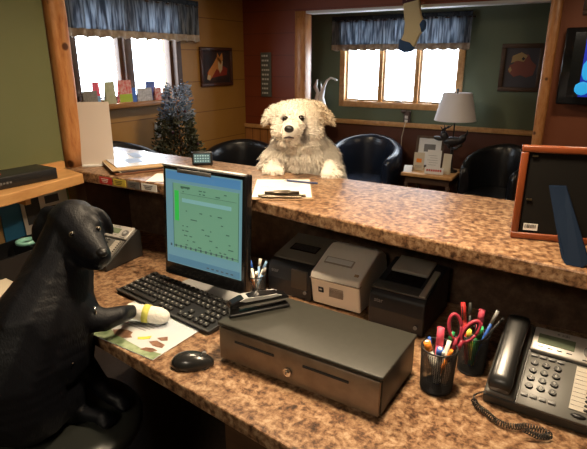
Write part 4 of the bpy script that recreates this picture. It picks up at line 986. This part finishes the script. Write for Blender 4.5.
chains = [
    [Q(72, 228, 1.29, 25), Q(64, 255, 1.27, 29), Q(56, 285, 1.24, 36), Q(52, 318, 1.21, 42), Q(46, 350, 1.19, 44)],
    [Q(50, 290, 1.22, 34), Q(34, 325, 1.17, 42), Q(18, 370, 1.14, 50), Q(22, 398, 1.14, 48)],
    [Q(66, 320, 1.24, 28), Q(70, 345, 1.24, 24), Q(80, 362, 1.255, 14), Q(96, 380, 1.275, 10.5), (pawA+Vector((-.03, -.012, .012)), .021), (pawA, .023)],   # standing front leg
    [Q(30, 400, 1.15, 44), Q(50, 395, 1.19, 30), Q(66, 400, 1.22, 20), Q(74, 414, 1.235, 15), (pawB+Vector((-.055, -.02, .004)), .021), (pawB, .022)],  # hind leg
    [Q(70, 308, 1.22, 26), Q(88, 318, 1.215, 15), Q(104, 320, 1.215, 12), Q(120, 315, 1.235, 9.5), (wr, .020)],                                        # raised leg
    [Q(74, 224, 1.29, 26), Q(80, 232, 1.27, 23), Q(87, 242, 1.235, 18), Q(95, 251, 1.20, 14), Q(100, 255.5, 1.18, 11.5)],                               # forehead to muzzle
    [Q(82, 250, 1.245, 15), Q(91, 260, 1.21, 10.5), Q(98, 263, 1.19, 8)],                                                                               # lower jaw
    [Q(64, 240, 1.27, 20), Q(70, 246, 1.25, 18)],
    [Q(90, 221, 1.265, 9), Q(96, 224, 1.255, 6)],                                                                                                         # brow
    [Q(66, 225, 1.25, 9), Q(71, 226, 1.24, 7)],
]
for pw, dr in ((pawA, Vector((.9, .35, 0))), (pawB, Vector((.95, .1, 0)))):   # toes
    dr = dr.normalized(); sd = Vector((-dr.y, dr.x, 0))
    for k in (-1.5, -.5, .5, 1.5): chains.append([(pw+sd*k*.0115-Vector((0, 0, .006)), .011), (pw+dr*(.026-.004*abs(k))+sd*k*.013-Vector((0, 0, .010)), .0105)])
ells = []
# ears: hanging flaps
p, r = Q(43, 228, 1.30, 21); ells.append((p, (r, r*.22, r*.50), basis(UP*-1+RT*-.40, FW*.3+RT)))
p, r = Q(51, 213, 1.30, 10); ells.append((p, (r*1.2, r*.5, r*.8), basis(RT, UP)))
p, r = Q(106, 222, 1.30, 15); ells.append((p, (r, r*.26, r*.46), basis(UP*-1+RT*.35, FW*-.4+RT)))
p, r = Q(97, 211, 1.30, 8); ells.append((p, (r*1.2, r*.5, r*.5), basis(RT-UP*.4, UP)))
body, bv, _ = sculpt('body', chains, ells, .0058, 5, lab_m, root)
def put(bvh, px, py, r, name, m, parent, depth=.35, flat=(1, 1, 1)):
    h, n, d = ray(bvh, px, py)
    if h is None: return None
    return MB().ball(h+d*r*depth, tuple(r*f for f in flat), sub=3).build(name, m, parent, True)
eye_m = mat('eye_amber', (.12, .095, .065), .2, spec=.3); eyeb = mat('pupil', (.003, .003, .003), .08)
for ex, ey in ((98, 229), (72, 234.5)):
    e = put(bv, ex, ey, .0078, 'eye', eye_m, root, .45)
    h, n, d = ray(bv, ex, ey); MB().ball(h-d*.0028, .0048, sub=2).build('pupil', eyeb, root, True)
put(bv, 102, 252.5, .0155, 'nose', mat('nose_black', (.010, .010, .011), .4), root, .25, (1, .9, .75))
# collar with ring, bandage on the raised paw
pc, rc = Q(57, 284, 1.238, 37.5)
ax = (Q(52, 318, 1.21, 1)[0]-Q(64, 255, 1.27, 1)[0]).normalized(); Mb = basis(ax, UP)
cl = MB(); cl.lathe([(.083, -.008), (.097, -.008), (.097, .008), (.083, .008), (.083, -.008)], seg=40)
bnd = mat('bandage', (.78, .76, .70), .85, bump=.4, scale=120); bny = mat('bandage_yellow', (.62, .60, .12), .85, bump=.3, scale=120)
cl.bm.free()
tip = at(163, 316.5, z=.777); wb = wr+(tip-wr).normalized()*-.006
bc = [[(wb, .0225), (wb.lerp(tip, .45), .0255), (wb.lerp(tip, .85), .0265), (tip, .0215)]]
sculpt('bandage', bc, [], .004, 4, bnd, root)
dirb = (tip-wb); 
for t0, t1 in ((.40, .60),):
    r_ = .0268 if t0 < .5 else .0272
    MB().cyl(wb+dirb*t0, wb+dirb*t1, r_, r_, 28, False).build('yellow_wrap', bny, root, True, (('SOLIDIFY', dict(thickness=.001)),))
h, n, d = ray(bv, 95, 312)
hp_ = h if h is not None else at(95, 312, D=1.15)
MB().tube([hp_+UP*.016-d*.003, hp_-d*.005+RT*.002, hp_-UP*.016-d*.003], .003, 8).build('collar_ring', chrome, root, True)
h, n, d = ray(bv, 72, 366)
if h is not None: MB().box(h-d*.003, (.004, .004, .024), rot=(0, .5, 0)).build('tag', chrome, root, True)

# white dog behind the raised counter
root = thing('white_dog', 'large fluffy white dog standing up with both front paws on the raised counter', 'dog', (-1.12, 1.98, 0))
coat = bpy.data.materials.new('white_coat'); coat.use_nodes = True; nt = coat.node_tree; b = nt.nodes['Principled BSDF']; b.inputs['Roughness'].default_value = .85; b.inputs['Specular IOR Level'].default_value = .2
vc = nt.nodes.new('ShaderNodeVertexColor'); vc.layer_name = 'coat'; nt.links.new(vc.outputs[0], b.inputs['Base Color'])
pl = at(274, 168, z=1.079); prr = at(331, 171, z=1.079)
torso = Q(300, 172, 2.10, 34)[0]; hip = Vector((torso.x-.10, torso.y+.22, .50))
chains = [
    [Q(291, 120, 1.98, 19), Q(305, 119, 1.985, 19.5)], [Q(292, 114, 1.98, 14), Q(306, 113, 1.98, 14)],
    [Q(284, 109, 1.99, 8), Q(275, 112, 1.99, 7), Q(269, 117, 1.985, 5.2), Q(265, 122, 1.98, 2.6)], [Q(313, 108, 1.99, 8), Q(321, 112, 1.99, 7), Q(327, 117, 1.985, 5.2), Q(332, 122, 1.98, 2.6)],
    [Q(283, 130, 1.95, 11.5), Q(297, 134, 1.95, 17), Q(311, 131, 1.965, 12)],
    [Q(294, 125, 1.90, 12), Q(290, 131, 1.845, 9.5), Q(289, 133.5, 1.835, 8)],
    [Q(293, 137, 1.90, 9), Q(290, 141, 1.855, 6)],
    [Q(299, 138, 2.02, 26), Q(300, 158, 2.07, 31), (torso, Q(300, 172, 2.10, 33)[1]), ((torso+hip)/2, .15), (hip, .14)],
    [Q(284, 158, 2.06, 20), Q(273, 170, 2.04, 14), (pl+FW*.05+UP*.004, .030), (pl, .031)],
    [Q(316, 158, 2.06, 22), Q(328, 172, 2.04, 14), (prr+FW*.05+UP*.004, .030), (prr, .031)],
]
for sg in (-1, 1):
    hh = hip+RT*.09*sg; chains.append([(hh, .10), (hh-FW*.08-UP*.18, .065), (hh+FW*.04-UP*.34, .038), (Vector((hh.x, hh.y, .04))+FW*.02, .036), (Vector((hh.x, hh.y, .034))-FW*.06, .034)])
for pw in (pl, prr):
    for k in (-1.5, -.5, .5, 1.5): chains.append([(pw+RT*k*.016-UP*.004, .016), (pw-FW*(.034-.004*abs(k))+RT*k*.018-UP*.009, .015)])
chains.append([(hip+FW*.1, .04), (hip+FW*.25-UP*.15, .035), (hip+FW*.28-UP*.32, .02)])
ells = []
p, r = Q(299, 108, 1.99, 13); ells.append((p, (r*1.4, r, r*.5), basis(RT, UP)))
def spot(px, py, D, r): return (at(px, py, D=D), r)
darks = [(spot(302, 120, 1.92, .016), (.10, .075, .06), 1), (spot(303, 128, 1.90, .017), (.16, .13, .11), .9), (spot(303, 138, 1.90, .020), (.13, .11, .10), .95), (spot(302, 132, 1.89, .013), (.14, .12, .11), .85),
         (spot(285, 119, 1.92, .013), (.12, .085, .07), 1), (spot(289, 137, 1.85, .006), (.07, .04, .04), .9), (spot(327, 118, 2.0, .055), (.60, .45, .29), .75), (spot(312, 112, 1.97, .05), (.62, .50, .34), .6), (spot(321, 130, 2.0, .025), (.14, .10, .08), .8), (spot(268, 122, 2.0, .03), (.55, .45, .32), .5), (spot(298, 165, 2.0, .045), (.62, .48, .32), .4)]
def coat_col(v):
    c = Vector((.80, .745, .66)); k = noise.noise(v*14); c = c*(1+.12*k)
    for (p, r), dc, a in darks:
        d = (v-p).length/r
        if d < 1.6: w_ = a*max(0, min(1, (1.5-d)/.8)); c = c.lerp(Vector(dc), w_)
    return c
body, bw, data = sculpt('body', chains, ells, .0075, 6, coat, root, coat_col)
def fur(name, data, count, seed, parent, mm, colour, clear=()):
    """locks of coat hair: thin tapering blades, laid along the coat"""
    rr = random.Random(seed); V, N = data; vs = []; fs = []; cs = []
    hc = at(296, 122, D=1.95); idx = [i for i, v in enumerate(V) if v.z > .86]
    for _ in range(count):
        i = rr.choice(idx); v, n = V[i], N[i]
        if any((v-c).length < r for c, r in clear): continue
        dh = (v-hc); rad = dh.length
        if v.z < 1.145 and (v-pl).length > .07 and (v-prr).length > .07: L = .040
        elif (v-pl).length < .07 or (v-prr).length < .07: L = .013
        else:
            side = abs(dh.dot(RT)); L = .006+.30*max(0, side-.075)+(.016 if v.z < 1.19 else 0)
            if dh.dot(FW) < -.045: L = .006
        if v.z > 1.19: L = min(L, .015)
        L = min(L, .040)*rr.uniform(.6, 1.25)
        out = dh-FW*dh.dot(FW); out = out.normalized() if out.length > 1e-5 else UP
        d = (n*(.32 if L > .014 else .08)+out*(.35 if L < .014 or v.z < 1.19 else .7)-UP*(.75 if L > .014 else .0)+Vector((rr.gauss(0, .2), rr.gauss(0, .2), rr.gauss(0, .2)))).normalized()
        s_ = d.cross(n); s_ = s_.normalized() if s_.length > 1e-4 else RT
        wv = .0016+L*.03; p1 = v-n*.001; p2 = v+d*L*.55+n*L*.12; p3 = v+d*L
        b0 = len(vs); vs += [p1-s_*wv, p1+s_*wv, p2+s_*wv*.8, p2-s_*wv*.8, p3]; fs += [(b0, b0+1, b0+2, b0+3), (b0+3, b0+2, b0+4)]
        c = colour(v); k = rr.uniform(.93, 1.06); cs += [(c.x*k, c.y*k, c.z*k, 1)]*5
    me = bpy.data.meshes.new(name); me.from_pydata(vs, [], fs); a = me.color_attributes.new('coat', 'FLOAT_COLOR', 'POINT')
    for i, c in enumerate(cs): a.data[i].color = c
    me.transform(wm(parent).inverted()); me.materials.append(mm); o = bpy.data.objects.new(name, me); C.objects.link(o); o.parent = parent; o['kind'] = 'stuff'; return o
eyes = [ray(bw, 285.5, 119.5)[0], ray(bw, 301, 118.5)[0]]; ns = ray(bw, 289, 129)[0]
fur('coat_hair', data, 26000, 5, root, coat, coat_col, [(eyes[0], .017), (eyes[1], .017), (ns, .024)])
for ex, ey in ((285.5, 119.5), (301, 118.5)): put(bw, ex, ey, .0125, 'eye', mat('eye_dark', (.01, .006, .004), .1), root, .3)
put(bw, 289, 129, .0175, 'nose', mat('nose_dark', (.010, .009, .010), .3), root, .2, (1.05, .9, .8))
h, n, d = ray(bw, 289, 137)
if h is not None: MB().tube([h-RT*.018-UP*.004-d*.002, h-d*.004, h+RT*.018-UP*.004-d*.002], [.002, .004, .002], 8).build('mouth', mat('mouth_dark', (.03, .012, .012), .5), root, True)
